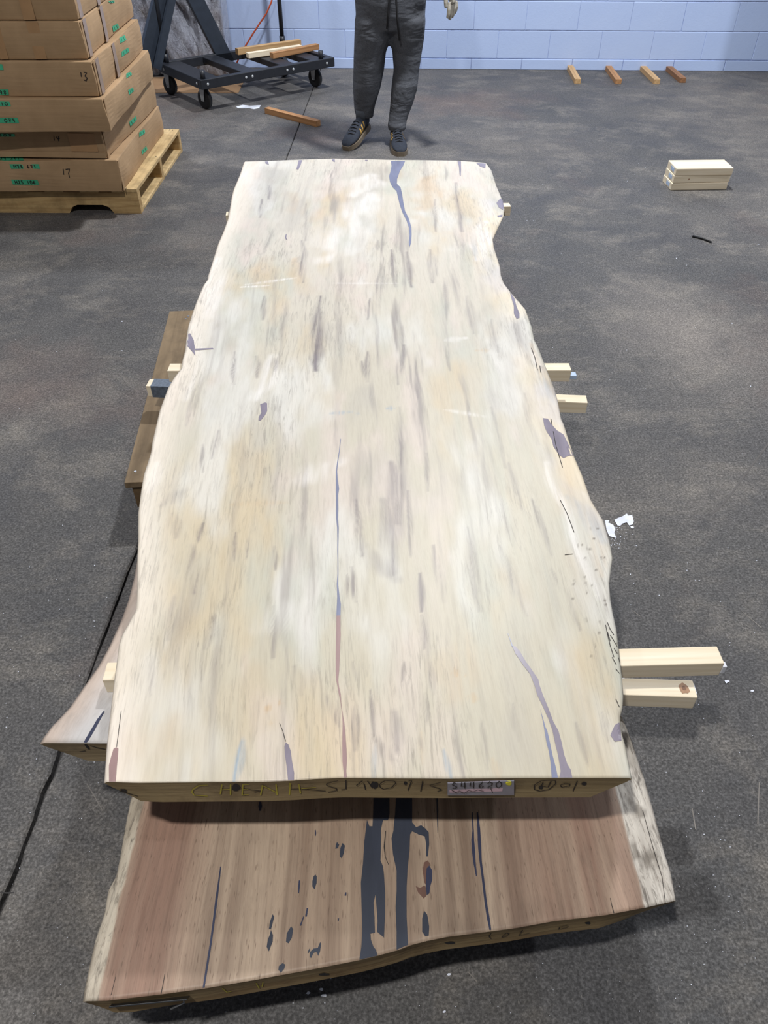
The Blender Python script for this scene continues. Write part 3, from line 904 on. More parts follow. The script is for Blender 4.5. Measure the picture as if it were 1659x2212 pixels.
lines += [Z(A, s4, L) for L in ([(790, 1428), (700, 1433), (640, 1470), (640, 1510), (690, 1525), (770, 1510), (830, 1460), (830, 1433), (790, 1428)], [(720, 1443), (700, 1480), (760, 1490), (790, 1433)],
                                [(870, 1475), (910, 1455), (960, 1460), (950, 1480), (890, 1490), (870, 1475)], [(1025, 1433), (985, 1525)])]
strokes(BT, lines, 0.0017, M_INK, T, 'marker_lettering')
def blob(cx_, cy_, rx, ry, seed_):
    r = random.Random(seed_)
    return [(cx_ + rx * math.cos(a) * r.uniform(.75, 1.15), cy_ + ry * math.sin(a) * r.uniform(.75, 1.15)) for a in [2 * math.pi * k / 12 for k in range(12)]]
for i, (x, y, rx, ry) in enumerate([(510, 1701, 9, 8), (809, 1695, 9, 8), (876, 1691, 4, 4), (1262, 1692, 6, 4), (266, 1709, 9, 6), (1168, 1700, 5, 4)]):
    fill(BT, blob(x, y, rx, ry, i), M_RUST, T, 'screw_hole')
ribbon(BT, [(240, 1700, 1.5), (258, 1707, 3), (280, 1714, 3), (298, 1719, 2)], M_INK, T, 'crack')
# tag on the end grain
M_TAGPLATE = m_plain('silver_tag_plate', (150, 152, 166), 0.4, metal=0.3)
M_TAGPINK = m_plain('pink_tag_paper', (206, 176, 186), 0.6)
M_DOT = m_plain('yellow_dot_sticker', (222, 214, 60), 0.5)
def plate(bvh, quad, mat, name, parent, th=0.002, lift=0.001):
    P = [hit(bvh, *q) for q in quad]
    if any(p is None for p in P):
        return None
    nrm = sum((p[1] for p in P), Vector()).normalized()
    bm = bmesh.new()
    a = [bm.verts.new(p[0] + nrm * lift) for p in P]
    b = [bm.verts.new(p[0] + nrm * (lift + th)) for p in P]
    bm.faces.new(b); bm.faces.new(a[::-1])
    for i in range(4):
        bm.faces.new((a[i], a[(i + 1) % 4], b[(i + 1) % 4], b[i]))
    return from_bm(name, bm, mat, parent)
tp = plate(BT, [(966.5, 1688.5), (1110, 1683.5), (1110, 1714), (966.5, 1714.5)], M_TAGPLATE, 'tag_plate', T)
if tp:
    BP, _ = bvh_of([tp])
    pk = plate(BP, [(969.5, 1690), (1088, 1686), (1085, 1709), (971, 1712)], M_TAGPINK, 'tag_paper', tp, 0.0004, 0.0003)
    if pk:
        BP2, _ = bvh_of([tp, pk])
        strokes(BP2, text_strokes('S44620', [(972, 1691.5), (1088, 1687.5), (1086, 1700), (974, 1703)]), 0.0016, M_INK, tp, 'tag_number')
        strokes(BP2, [[(975, 1705), (985, 1711), (992, 1707), (1003, 1713), (1012, 1706), (1022, 1709), (1032, 1705), (1045, 1708)], [(1060, 1702), (1064, 1711)]], 0.0012, M_INK, tp, 'tag_scribble')
        bm = bmesh.new()
        bm_patch(bm, BP2, blob(1098.5, 1690.5, 6.5, 5.5, 5), 0.0006)
        from_bm('yellow_dot', bm, M_DOT, tp)

# grey slab fill
ribbon(BG, [(225, 1537, 3), (213, 1555, 7), (200, 1578, 8), (188, 1598, 8), (184, 1604.5, 6)], M_RNAVY, grey_slab)
ribbon(BG, [(184, 1606.5, 5), (190, 1614, 7), (192, 1618, 3)], M_RUST, grey_slab, 'dark_mark')
ribbon(BG, [(195, 1610, 2), (212, 1615, 3), (228, 1618, 3)], M_RUST, grey_slab, 'dark_mark')
ribbon(BG, [(172, 1623, 1.5), (185, 1621, 2.5)], M_RUST, grey_slab, 'dark_mark')

# brown slab fills
A = (760, 1720); k5 = 4.608
Bw = brown_slab
fill(BB, Z(A, k5, [(75, 1628), (95, 1500), (105, 1330), (95, 1050), (90, 860), (110, 680), (125, 450), (150, 235), (175, 300), (205, 300), (212, 180), (215, 20), (375, 20), (375, 180), (360, 240), (310, 240), (290, 330),
                   (290, 480), (285, 640), (310, 700), (320, 780), (330, 960), (330, 1150), (320, 1410), (250, 1350), (255, 1240), (245, 1100), (235, 980), (215, 1060), (225, 1200), (230, 1360), (185, 1370), (190, 1430),
                   (215, 1500), (240, 1530), (255, 1588)]), M_RDARK, Bw)
fill(BB, Z(A, k5, [(440, 20), (600, 20), (600, 260), (640, 310), (690, 290), (735, 325), (765, 360), (770, 480), (755, 600), (740, 600), (740, 480), (725, 400), (660, 380), (600, 350), (580, 380), (575, 520), (555, 720),
                   (545, 900), (545, 1200), (555, 1400), (560, 1480), (445, 1528), (445, 1350), (435, 1100), (445, 950), (445, 740), (410, 580), (395, 420), (415, 340), (430, 180)]), M_RDARK, Bw)
fill(BB, Z(A, k5, [(745, 720), (770, 690), (800, 740), (800, 830), (780, 900), (770, 970), (745, 985), (735, 900), (740, 800)]), M_RNAVY, Bw)
fill(BB, Z(A, k5, [(635, 895), (680, 915), (720, 890), (733, 900), (744, 988), (715, 1020), (660, 960)]), M_RBROWN, Bw)
fill(BB, Z(A, k5, [(705, 740), (718, 662), (755, 640), (788, 690), (768, 688), (744, 718), (735, 880), (722, 860)]), M_RBROWN, Bw)
fill(BB, Z(A, k5, [(720, 1140), (750, 1180), (770, 1300), (765, 1390), (730, 1395), (700, 1350), (700, 1220)]), M_RDARK, Bw)
ribbon(BB, [(944, 1724, 3), (945, 1765, 2.5), (945.5, 1800, 1)], M_RDARK, Bw)
ribbon(BB, [(1020, 1755, 2), (1022, 1795, 3), (1021, 1815, 6), (1023, 1840, 7), (1025, 1865, 5), (1027.5, 1880, 3.5), (1029, 1893, 2)], M_RNAVY, Bw)
ribbon(BB, [(1031, 1755, 3), (1034, 1790, 6), (1036, 1830, 7), (1038, 1860, 5), (1042, 1890, 5), (1045, 1915, 5), (1049, 1950, 5), (1054, 1980, 6), (1059, 2009, 4)], M_RNAVY, Bw)
ribbon(BB, [(833, 1795, 1.5), (830, 1830, 2.5), (832, 1850, 1.5), (839, 1868, 1)], M_INK, Bw, 'crack')
A = (540, 1720); k6 = 5.53
for L in ([(780, 935), (797, 960), (795, 1040), (770, 1115), (745, 1080), (745, 1020), (760, 960)], [(1040, 550), (1065, 580), (1050, 620), (1020, 630), (1025, 580)],
          [(1105, 560), (1133, 590), (1120, 680), (1095, 745), (1072, 720), (1080, 620)], [(270, 1410), (288, 1440), (270, 1520), (250, 1590), (225, 1590), (240, 1500)],
          [(250, 1600), (275, 1660), (270, 1740), (225, 1855), (200, 1800), (215, 1710), (240, 1650)], [(490, 1555), (515, 1590), (500, 1690), (460, 1760), (430, 1740), (440, 1640)],
          [(840, 1740), (850, 1770), (835, 1860), (815, 1910), (795, 1860), (760, 1870), (730, 1935), (712, 1920), (720, 1860), (760, 1820), (810, 1815)],
          [(390, 1995), (418, 2010), (410, 2060), (370, 2110), (340, 2075), (345, 2030)], [(690, 1860), (710, 1820), (718, 1840), (695, 1880)]):
    fill(BB, Z(A, k6, L), M_RDARK, Bw)
for L in ([(647, 1902, 3), (646, 1915, 4), (645, 1930, 2)], [(681, 1793, 2), (681.5, 1800, 3), (681, 1806, 2)], [(664, 1962, 3), (661, 1980, 4)], [(656, 1980, 2), (649, 2000, 3)],
          [(562, 1732, 4), (562, 1742, 8), (562, 1752, 3)], [(747, 1928, 3), (746, 1935, 4)], [(731, 1984, 3), (730.5, 1990, 2)],
          [(476.7, 1872, 2), (474, 1895, 3), (468, 1940, 5), (463, 1980, 4.5), (455, 2040, 4), (447, 2090, 4.5), (440, 2134, 4)]):
    ribbon(BB, L, M_RNAVY, Bw)
for L in ([(356, 2105, 1), (352, 2128, 1.4), (348, 2147, 1.6)], [(1318, 1940, 1), (1322, 1958, 1.4), (1326, 1973, 1.8)], [(1388, 1750, 1.2), (1410, 1830, 1.4), (1430, 1895, 1.3), (1437, 1950, 1.3)], [(250, 2110, .8), (240, 2150, 1)]):
    ribbon(BB, L, M_INK, Bw, 'crack')
lines = [Z((760, 1720), k5, L) for L in ([(1385, 1358), (1365, 1390), (1385, 1412)], [(1490, 1398), (1540, 1355), (1565, 1365), (1530, 1392), (1490, 1398)])]
lines += [Z((1100, 1640), s4, L) for L in ([(120, 1525), (85, 1575), (185, 1552)], [(520, 1482), (450, 1500), (440, 1518), (510, 1503), (530, 1490)])]
strokes(BB, lines, 0.0016, M_INK, Bw, 'marker_lettering')
strokes(BB, [[(480, 2133), (490, 2142), (500, 2140)], [(553, 2122), (560, 2134)], [(568, 2119), (566, 2130)]], 0.0016, M_YELLOW, Bw, 'crayon_lettering')
fill(BB, blob(700, 2104, 14, 3, 8), M_RUST, Bw, 'dark_mark')
fill(BB, blob(972, 2036, 12, 3, 9), M_RUST, Bw, 'dark_mark')
fill(BB, blob(1270, 1993, 6, 3, 10), M_RUST, Bw, 'dark_mark')

# hanging metal tag on the near left corner of the brown slab
M_STEEL = m_plain('galvanised_steel', (150, 152, 156), 0.35, metal=0.8)
M_DKPLATE = m_plain('dark_tag_plate', (52, 54, 58), 0.3, metal=0.4)
p0, p1 = U(236, 2166, 0.192), U(404, 2150, 0.192)
ax = (p1 - p0); Lp = ax.length; ax.normalize()
out = Vector((ax.y, -ax.x, 0))
Mt = Matrix.Translation(p0 + out * 0.006) @ Matrix((( *ax, 0), (*out, 0), (0, 0, 1, 0), (0, 0, 0, 1))).transposed()
Mt = Matrix(((ax.x, out.x, 0, p0.x + out.x * 0.004), (ax.y, out.y, 0, p0.y + out.y * 0.004), (0, 0, 1, p0.z), (0, 0, 0, 1)))
tilt = Matrix.Rotation(math.radians(-28), 4, 'X')
mt = box('metal_tag', (Lp / 2, 0.002, -0.026), (Lp, 0.002, 0.05), M_DKPLATE, Bw, 0.0005, Mt @ tilt)
lab = box('tag_paper', (Lp * 0.45, 0.0034, -0.028), (Lp * 0.62, 0.0006, 0.036), m_plain('grey_tag_paper', (118, 122, 124), 0.5), mt, 0, Mt @ tilt)
bm = bmesh.new()
bmesh.ops.create_circle(bm, cap_ends=True, radius=0.009, segments=16, matrix=Mt @ tilt @ Matrix.Translation((0.028, 0.0045, -0.016)) @ Matrix.Rotation(math.pi / 2, 4, 'X'))
from_bm('yellow_dot', bm, M_DOT, mt)
for xx, zz in ((0.014, -0.04), (Lp - 0.014, -0.03)):
    q = [Mt @ tilt @ Vector((xx, -0.004, zz)), Mt @ tilt @ Vector((xx + 0.004, 0.012, zz - 0.002)), Mt @ tilt @ Vector((xx - 0.018, 0.02, zz - 0.008))]
    tube('nail', q, 0.0016, M_STEEL, mt, 6)

# ------------------------------------------------------------------ stickers between the slabs
M_PINE = m_wood('pale_pine', (222, 204, 172), (242, 230, 208), (1.6, 60, 60), 0.6)
M_PINE2 = m_wood('pale_pine_end', (206, 180, 136), (228, 206, 166), (40, 40, 40), 0.7)
M_FIR = m_wood('reddish_fir', (146, 104, 68), (188, 142, 98), (1.6, 60, 60), 0.65)
M_FIR2 = m_wood('brown_fir', (120, 84, 58), (160, 116, 80), (1.6, 60, 60), 0.65)
M_FIR3 = m_wood('tan_fir', (170, 132, 90), (206, 172, 126), (1.6, 60, 60), 0.65)
def stick(name, a, b, w, th, mat, label, group, ztop=True, cat='wood stick', roll=0):
    """square stick from a to b (centre line of its top face)"""
    a, b = Vector(a), Vector(b)
    d = b - a
    L = Vector((d.x, d.y, 0)).length
    rz = math.atan2(d.y, d.x)
    bm = bmesh.new()
    bm_box(bm, (L / 2, 0, -th / 2), (L, w, th), None, 0.0016)
    o = from_bm(name, bm, mat)
    o.location = a
    o.rotation_euler = (0, -math.atan2(d.z, L), rz)
    tag(o, label, cat, group)
    return o
SG = 'pine sticks between the slabs'
W = 0.040; TH = 0.038
A1 = stick('spacer_stick', U(226, 1450, .336), U(1557, 1414, .336), W, TH, M_PINE, 'longest pale pine spacer stick poking out right under the cream slab near its front', SG)
B1 = stick('spacer_stick', (-0.42, 0.93, .238), U(1502, 1488, .238), W, TH, M_PINE, 'pale pine spacer stick with a brown knot at its end, low on the near right', SG)
A2 = stick('spacer_stick', U(364, 793, .336), U(1232, 792, .336), W, TH, M_PINE, 'pine spacer stick with a blue plastic scrap at its right end, mid slab', SG)
B2 = stick('spacer_stick', U(319, 826, .238), U(1268, 862, .238), W, TH, M_PINE, 'pine spacer stick with grey taped left end resting over the old pallet', SG)
A3 = stick('spacer_stick', U(488, 461, .336), U(1102, 442, .336), W, TH, M_PINE, 'pine spacer stick under the far end of the cream slab', SG)
M_BLUEPL = m_plain('pale_blue_plastic', (176, 194, 218), 0.4)
M_WHITEPL = m_plain('white_plastic', (214, 216, 224), 0.5)
M_GREYTAPE = m_plain('blue_grey_tape', (92, 102, 116), 0.45, scale=120, var=0.3)
L2 = (U(1232, 792, .336) - U(364, 793, .336)).length
box('plastic_scrap', (L2 + 0.009, -0.01, -0.024), (0.018, 0.02, 0.012), M_BLUEPL, A2, 0.001)
L1 = (U(1557, 1414, .336) - U(226, 1450, .336)).length
box('plastic_scrap', (L1 + 0.004, -0.015, -0.02), (0.008, 0.012, 0.02), M_WHITEPL, A1, 0.001)
LB1 = (U(1502, 1488, .238) - Vector((-0.42, 0.93, .238))).length
box('plastic_scrap', (LB1 + 0.001, 0.004, -0.012), (0.003, 0.024, 0.016), M_WHITEPL, B1, 0.0005)
BVB1, _ = bvh_of([B1])
M_KNOT = m_plain('brown_knot', (164, 128, 100), 0.6, var=0.2, scale=80)
B1w = B1.matrix_basis.inverted()
bm = bmesh.new(); 
if not B1.data.vertices: pass
for poly, mm, nm in ((blob(LB1 - 0.022, 0.0, 0.011, 0.013, 4), M_KNOT, 'knot'), (blob(LB1 - 0.022, 0.0, 0.004, 0.005, 6), m_plain('knot_heart', (122, 90, 70), 0.6), 'knot_heart')):
    b2 = bmesh.new()
    b2.faces.new([b2.verts.new((p[0], p[1], 0.0006 + (0.0004 if nm == 'knot_heart' else 0))) for p in poly])
    from_bm(nm, b2, mm, B1)
bm.free()
box('grey_tape', (0.014 + 0.14, 0, -TH / 2), (0.28, W + 0.003, TH + 0.002), M_GREYTAPE, B2, 0.001)

# ------------------------------------------------------------------ pallets
M_OLDWOOD = m_wood('weathered_pallet_wood', (104, 88, 68), (142, 122, 96), (30, 2, 30), 0.8, dirt=0.5)
M_OLDWOOD2 = m_wood('weathered_block_wood', (84, 66, 46), (120, 98, 70), (20, 20, 20), 0.8, dirt=0.4)
M_PALLET = m_wood('pallet_wood', (158, 126, 82), (206, 176, 126), (3, 22, 40), 0.75, dirt=0.55)
M_PALLET2 = m_wood('pallet_deck_wood', (168, 140, 96), (214, 186, 138), (30, 2.5, 30), 0.75, dirt=0.5)
M_HOLE = m_plain('nail_dark', (40, 34, 28), 0.7)
def pallet(name, corner, rz, LX, LY, H, label, m_str, m_deck, nail_mat, ndeck=7, notch=True, edge_w=0.13):
    """corner = near right bottom corner; stringers run along -x, deck boards along y"""
    root = empty(name, corner, rz)
    tag(root, label, 'pallet')
    tb = 0.018
    sh = H - 2 * tb + (tb if notch else 0)
    for k, y in enumerate((0.02, LY / 2, LY - 0.02)):
        bm = bmesh.new()
        # stringer profile with fork notches
        z0 = 0.0 if notch else tb
        pr = [(0, z0)]
        if notch:
            for a in (0.14, LX - 0.14 - 0.23):
                pr += [(a, z0), (a + 0.02, z0 + 0.03), (a + 0.05, z0 + 0.042), (a + 0.18, z0 + 0.042), (a + 0.21, z0 + 0.03), (a + 0.23, z0)]
        pr += [(LX, z0), (LX, H - tb), (0, H - tb)]
        f1 = [bm.verts.new((-p[0], y - 0.02, p[1])) for p in pr]
        f2 = [bm.verts.new((-p[0], y + 0.02, p[1])) for p in pr]
        bm.faces.new(f1); bm.faces.new(f2[::-1])
        for i in range(len(pr)):
            j = (i + 1) % len(pr)
            bm.faces.new((f1[i], f2[i], f2[j], f1[j]))
        from_bm('stringer', bm, m_str, root)
    gap = (LX - edge_w) / (ndeck - 1)
    for i in range(ndeck):
        w = edge_w if i in (0, ndeck - 1) else 0.095
        o = box('deck_board', (0, 0, 0), (w, LY + 0.004, tb), m_deck, root, 0.002)
        o.location = (-edge_w / 2 - i * gap, LY / 2, H - tb / 2)
        if i == 0:
            bm = bmesh.new()
            r = random.Random(3)
            for yy in (-LY / 2 + 0.02, 0, LY / 2 - 0.02):
                for q in range(3):
                    bmesh.ops.create_circle(bm, cap_ends=True, radius=0.004, segments=8, matrix=Matrix.Translation((r.uniform(-.045, .045), yy + r.uniform(-.015, .015), tb / 2 + 0.0006)))
            from_bm('nail_heads', bm, nail_mat, o)['kind'] = 'stuff'
    for i in ((0, 2, 4, 6) if notch else (0, 3, 6)):
        if notch and i in (2, 4):
            continue
        o = box('bottom_board', (0, 0, 0), (0.10, LY - 0.08, tb), m_deck, root, 0.002)
        o.location = (-0.05 - i * (LX - 0.1) / 6, LY / 2, tb / 2 + (0.0 if not notch else 0.0))
        if notch:
            o.location.z = tb / 2
            o.scale = (1, (LY / 2 - 0.06) / (LY - 0.08), 1)
            o.location.y = LY * 0.25 + 0.01
            o2 = o.copy(); COL.objects.link(o2); o2.location.y = LY * 0.75 - 0.01
    return root
BPC = U(306, 461, 0)
pallet('wooden_pallet', BPC, math.radians(-0.9), 1.2, 1.0, 0.123, 'light wooden pallet under the stack of cardboard boxes', M_PALLET, M_PALLET2, M_HOLE)
# old pallet carrying the slabs: its left deck board shows
pa, pb = U(268, 1043, 0.145), U(366, 672, 0.145)
rzp = math.atan2(-(pb.x - pa.x), pb.y - pa.y)
root = empty('wooden_pallet', (0, 0, 0), rzp)
Mr = Matrix.Rotation(rzp, 3, 'Z')
root.location = (pa.x, pa.y, 0)
tag(root, 'dark weathered wooden pallet carrying the stack of slabs', 'pallet')
PL = (pb - pa).length
for i in range(6):
    w = 0.14 if i in (0, 5) else 0.10
    o = box('deck_board', (0, 0, 0), (w, PL, 0.02), M_OLDWOOD, root, 0.002)
    o.location = (0.07 + i * 0.185, PL / 2, 0.135)
    if i == 0:
        bm = bmesh.new()
        r = random.Random(5)
        for yy in (-PL / 2 + 0.05, PL / 2 - 0.05):
            for q in range(4):
                bmesh.ops.create_circle(bm, cap_ends=True, radius=0.004, segments=8, matrix=Matrix.Translation((r.uniform(-.05, .05), yy + r.uniform(-.03, .03), 0.0107)))
        from_bm('nail_heads', bm, M_STEEL, o)['kind'] = 'stuff'
for k, y in enumerate((0.025, PL / 2, PL - 0.025)):
    o = box('stringer', (0, 0, 0), (1.06, 0.04, 0.075), M_OLDWOOD2, root, 0.003)
    o.location = (0.545, y, 0.0865)
    for xx in (0.10, 0.53, 0.98):
        o = box('foot_block', (0, 0, 0), (0.12, 0.06, 0.049), M_PALLET, root, 0.002)
        o.location = (xx, y, 0.0245)
o = box('stencil_mark', (0.055, 0.0035, 0.09), (0.002, 0.001, 0.02), M_INK, root, 0)

# ------------------------------------------------------------------ cardboard boxes
n = N('cardboard', 0.8, 0.25)
v = n.coords('Object', (1, 1, 1))
f1 = n.noise(v, 5, 5, 0.6)
f2 = n.noise(n.coords('Object', (2, 2, 160)), 1.0, 2)
c = n.ramp(f1, [(0.3, s2l((158, 130, 98))), (0.7, s2l((180, 150, 116)))])
c = n.mix(c, n.ramp(f2, [(0.35, (0.93, 0.93, 0.93)), (0.65, (1.05, 1.05, 1.05))]), 0.7, 'MULTIPLY')
n.base(c); n.bump(f2, 0.08, 0.002)
M_CARD = n.m
M_CARDTAPE = m_plain('brown_packing_tape', (166, 130, 92), 0.5, var=0.06)
M_CLEARTAPE = m_plain('clear_packing_tape', (156, 136, 122), 0.35, var=0.15)
M_GREEN = m_plain('green_label_tape', (66, 170, 128), 0.6)
BW = 1.13
specs = [  # near right bottom corner X, Y, z, height, depth, yaw deg, label
    (-1.298, 3.915, 0.1232, 0.150, 0.955, 0.3, 'bottom brown cardboard box marked 17 resting on the pallet'),
    (-1.345, 3.932, 0.2745, 0.148, 0.93, -2.2, 'brown cardboard box marked 14, set back, second from the pallet'),
    (-1.272, 3.835, 0.4226, 0.142, 0.985, 1.2, 'brown cardboard box jutting forward between the boxes marked 14 and 13'),
    (-1.292, 3.862, 0.5648, 0.144, 0.98, 1.6, 'brown cardboard box marked 13 with a green tape on its left'),
    (-1.318, 3.888, 0.7090, 0.147, 0.99, 2.0, 'unmarked brown cardboard box on top of the one marked 13'),
    (-1.325, 3.892, 0.8562, 0.150, 0.98, 1.6, 'topmost brown cardboard box of the stack, cut off by the photo edge'),
]
boxes = []
for i, (X, Y, z, h, dep, yaw, lab_) in enumerate(specs):
    root = empty('cardboard_box', (X, Y, z), math.radians(yaw))
    tag(root, lab_, 'box', 'cardboard boxes stacked on the pallet')
    bm = bmesh.new()
    bm_box(bm, (-BW / 2, dep / 2, h / 2), (BW, dep, h - 0.001), None, 0.004)
    bmesh.ops.subdivide_edges(bm, edges=[e for e in bm.edges if e.calc_length() > 0.1], cuts=7, use_grid_fill=True)
    for v_ in bm.verts:
        q = v_.co
        bul = 0.006 * math.sin(math.pi * min(1, max(0, q.z / h)))
        nn = 0.012 * (float(vnoise(q.x * 5 + i * 9, q.y * 5 + q.z * 9, i)) - 0.5)
        if abs(q.y) < 0.003: q.y += -bul + nn
        if abs(q.x) < 0.003: q.x += bul + nn
        if q.z > h * 0.9: q.z -= abs(nn) * 0.8
    o = from_bm('carton', bm, M_CARD, root)
    boxes.append((root, o, h, dep))
    # flap seam on the right end and lid edge
    box('flap_edge', (0.0035, 0.012, h / 2), (0.0035, 0.022, h - 0.008), M_CARD, root, 0.001)
    for tx in ((0.20, 0.05), (0.36, 0.035)) if i in (4, 5) else ((0.86, 0.06),):
        box('packing_tape', (-tx[0], -0.0078, h / 2), (tx[1], 0.0012, h - 0.006), M_CARDTAPE, root, 0)
    if i in (3, 4, 5):
        box('clear_tape', (0.0075, 0.36, h / 2), (0.0012, 0.05, h - 0.004), M_CLEARTAPE, root, 0)
        box('clear_tape', (0.0075, 0.05, h / 2), (0.0012, 0.05, h - 0.004), M_CLEARTAPE, root, 0)
    if i == 1:
        box('tray_lip', (-BW / 2, -0.0095, 0.017), (BW, 0.003, 0.026), M_CARD, root, 0.001)
        box('clear_tape', (-0.10, -0.0078, h * 0.5), (0.13, 0.0012, h * 0.55), M_CARDTAPE, root, 0)
bpy.context.view_layer.update()
BX, own = bvh_of([b[1] for b in boxes])
zb = ((0, 0), 3.95)
def box_label(poly, txt=None, flip=False):
    P = Z(*zb, poly)
    cxp = sum(p[0] for p in P) / len(P); cyp = sum(p[1] for p in P) / len(P)
    h = hit(BX, max(1, cxp), cyp)
    if not h: return
    carton = own[h[2]]
    root = carton.parent
    inv = root.matrix_world.inverted()
    bm = bmesh.new()
    bv, _ = bvh_of([carton])
    if not bm_patch(bm, bv, P, 0.0022): bm.free(); return
    bmesh.ops.transform(bm, matrix=inv, verts=bm.verts)
    lo = from_bm('label_tape', bm, M_GREEN, root)
    if txt:
        bm = bmesh.new()
        tl, tr, br, bl = P
        def L(a, b, f): return (a[0] * (1 - f) + b[0] * f, a[1] * (1 - f) + b[1] * f)
        qd = (L(L(tl, bl, .18), L(tr, br, .18), .1), L(L(tl, bl, .18), L(tr, br, .18), .9), L(L(tl, bl, .85), L(tr, br, .85), .9), L(L(tl, bl, .85), L(tr, br, .85), .1))
        ok = False
        for st in text_strokes(txt, qd):
            ok |= bm_stroke(bm, bv, st, 0.0034, 0.0034, 1)
        if ok:
            bmesh.ops.transform(bm, matrix=inv, verts=bm.verts)
            from_bm('label_writing', bm, M_INK, lo)['kind'] = 'stuff'
        else: bm.free()
def box_marks(lines, w=0.0038):
    h = hit(BX, *Z(*zb, [lines[0][0]])[0])
    if not h: return
    carton = own[h[2]]; root = carton.parent
    bv, _ = bvh_of([carton])
    bm = bmesh.new()
    for L in lines: bm_stroke(bm, bv, Z(*zb, L), w, 0.002, 2)
    bmesh.ops.transform(bm, matrix=root.matrix_world.inverted(), verts=bm.verts)
    from_bm('marker_number', bm, M_INK, root)['kind'] = 'stuff'
box_marks([[(690, 615), (695, 655)], [(715, 615), (740, 620), (725, 650), (745, 665), (735, 690), (715, 680)]])
box_marks([[(460, 1158), (465, 1200)], [(480, 1165), (490, 1185), (510, 1180)], [(500, 1160), (502, 1205)]])
box_marks([[(540, 1440), (545, 1490)], [(560, 1445), (595, 1440), (585, 1480), (595, 1515)]])
box_label([(-30, 545), (20, 548), (33, 597), (-30, 597)])
box_label([(-60, 762), (70, 762), (78, 812), (-60, 805)], ' 98')
box_label([(-80, 862), (80, 866), (95, 905), (-80, 905)], ' 010')
box_label([(-90, 1003), (150, 1003), (165, 1047), (-90, 1047)], '10 079')
box_label([(-80, 1138), (125, 1142), (130, 1166), (-80, 1166)], ' 307')
box_label([(-60, 1335), (190, 1338), (205, 1372), (-60, 1372)], 'H29 211')
box_label([(80, 1400), (330, 1400), (343, 1440), (97, 1440)], 'H28 671')
box_label([(95, 1530), (320, 1533), (335, 1575), (110, 1572)], 'H25 106')
for q in ([(1075, 630), (1110, 615), (1125, 635), (1075, 668)], [(1090, 770), (1130, 745), (1140, 775), (1100, 808)], [(1100, 1040), (1155, 990), (1165, 1020), (1110, 1080)],
          [(1185, 1130), (1230, 1100), (1235, 1135), (1185, 1170)], [(1205, 1285), (1245, 1245), (1255, 1275), (1210, 1320)], [(1015, 325), (1060, 300), (1075, 340), (1025, 370)],
          [(1035, 440), (1090, 405), (1100, 440), (1035, 485)], [(955, 225), (1000, 200), (1015, 235), (965, 275)], [(920, 12), (970, 2), (975, 20), (940, 28)]):
    box_label(q, '11')

# ------------------------------------------------------------------ wheeled dolly with A-frame
M_BLACK = m_plain('black_powder_coat', (34, 37, 44), 0.45, var=0.15)
M_NAVYST = m_plain('dark_blue_grey_steel', (46, 54, 66), 0.45, var=0.12)
M_RUBBER = m_plain('black_rubber', (26, 26, 28), 0.6)
M_ZINC = m_plain('zinc_plate', (186, 190, 194), 0.4, metal=0.1)
P0 = U(433, 173.4, 0.21); P0.z = 0
e1 = Vector((0.79, 0.613, 0)).normalized(); e2 = Vector((-e1.y, e1.x, 0))
dz = math.atan2(e1.y, e1.x)
dolly = empty('panel_dolly', P0, dz)
tag(dolly, 'black steel four wheeled dolly with uprights and wide angled legs by the wall', 'dolly')
DL, DW, ZTOP = 1.09, 0.66, 0.21
for nm, c, s in (('rail', (DL / 2, 0.02, ZTOP - 0.03), (DL, 0.04, 0.06)), ('rail', (DL / 2, DW - 0.02, ZTOP - 0.03), (DL, 0.04, 0.06)),
                 ('end_rail', (0.02, DW / 2, ZTOP - 0.03), (0.04, DW - 0.08, 0.06)), ('end_rail', (DL - 0.02, DW / 2, ZTOP - 0.03), (0.04, DW - 0.08, 0.06))):
    box(nm, c, s, M_BLACK, dolly, 0.004)
for x in (0.10, 0.40, 0.72, 0.97):
    box('cross_bar', (x, DW / 2, ZTOP - 0.026), (0.11, DW - 0.08, 0.04), M_BLACK, dolly, 0.004)
for x in (0.05, 0.345, 0.395, 0.68, 0.73, 1.02):
    bm = bmesh.new()
    bmesh.ops.create_uvsphere(bm, u_segments=8, v_segments=6, radius=0.009, matrix=Matrix.Translation((x, -0.001, ZTOP - 0.03)) @ Matrix.Scale(0.5, 4, (0, 1, 0)))
    from_bm('bolt', bm, M_ZINC, dolly, True)
for y in (0.06, 0.56):
    bm = bmesh.new()
    bmesh.ops.create_uvsphere(bm, u_segments=8, v_segments=6, radius=0.009, matrix=Matrix.Translation((-0.001, y, ZTOP - 0.03)) @ Matrix.Scale(0.5, 4, (1, 0, 0)))
    from_bm('bolt', bm, M_ZINC, dolly, True)
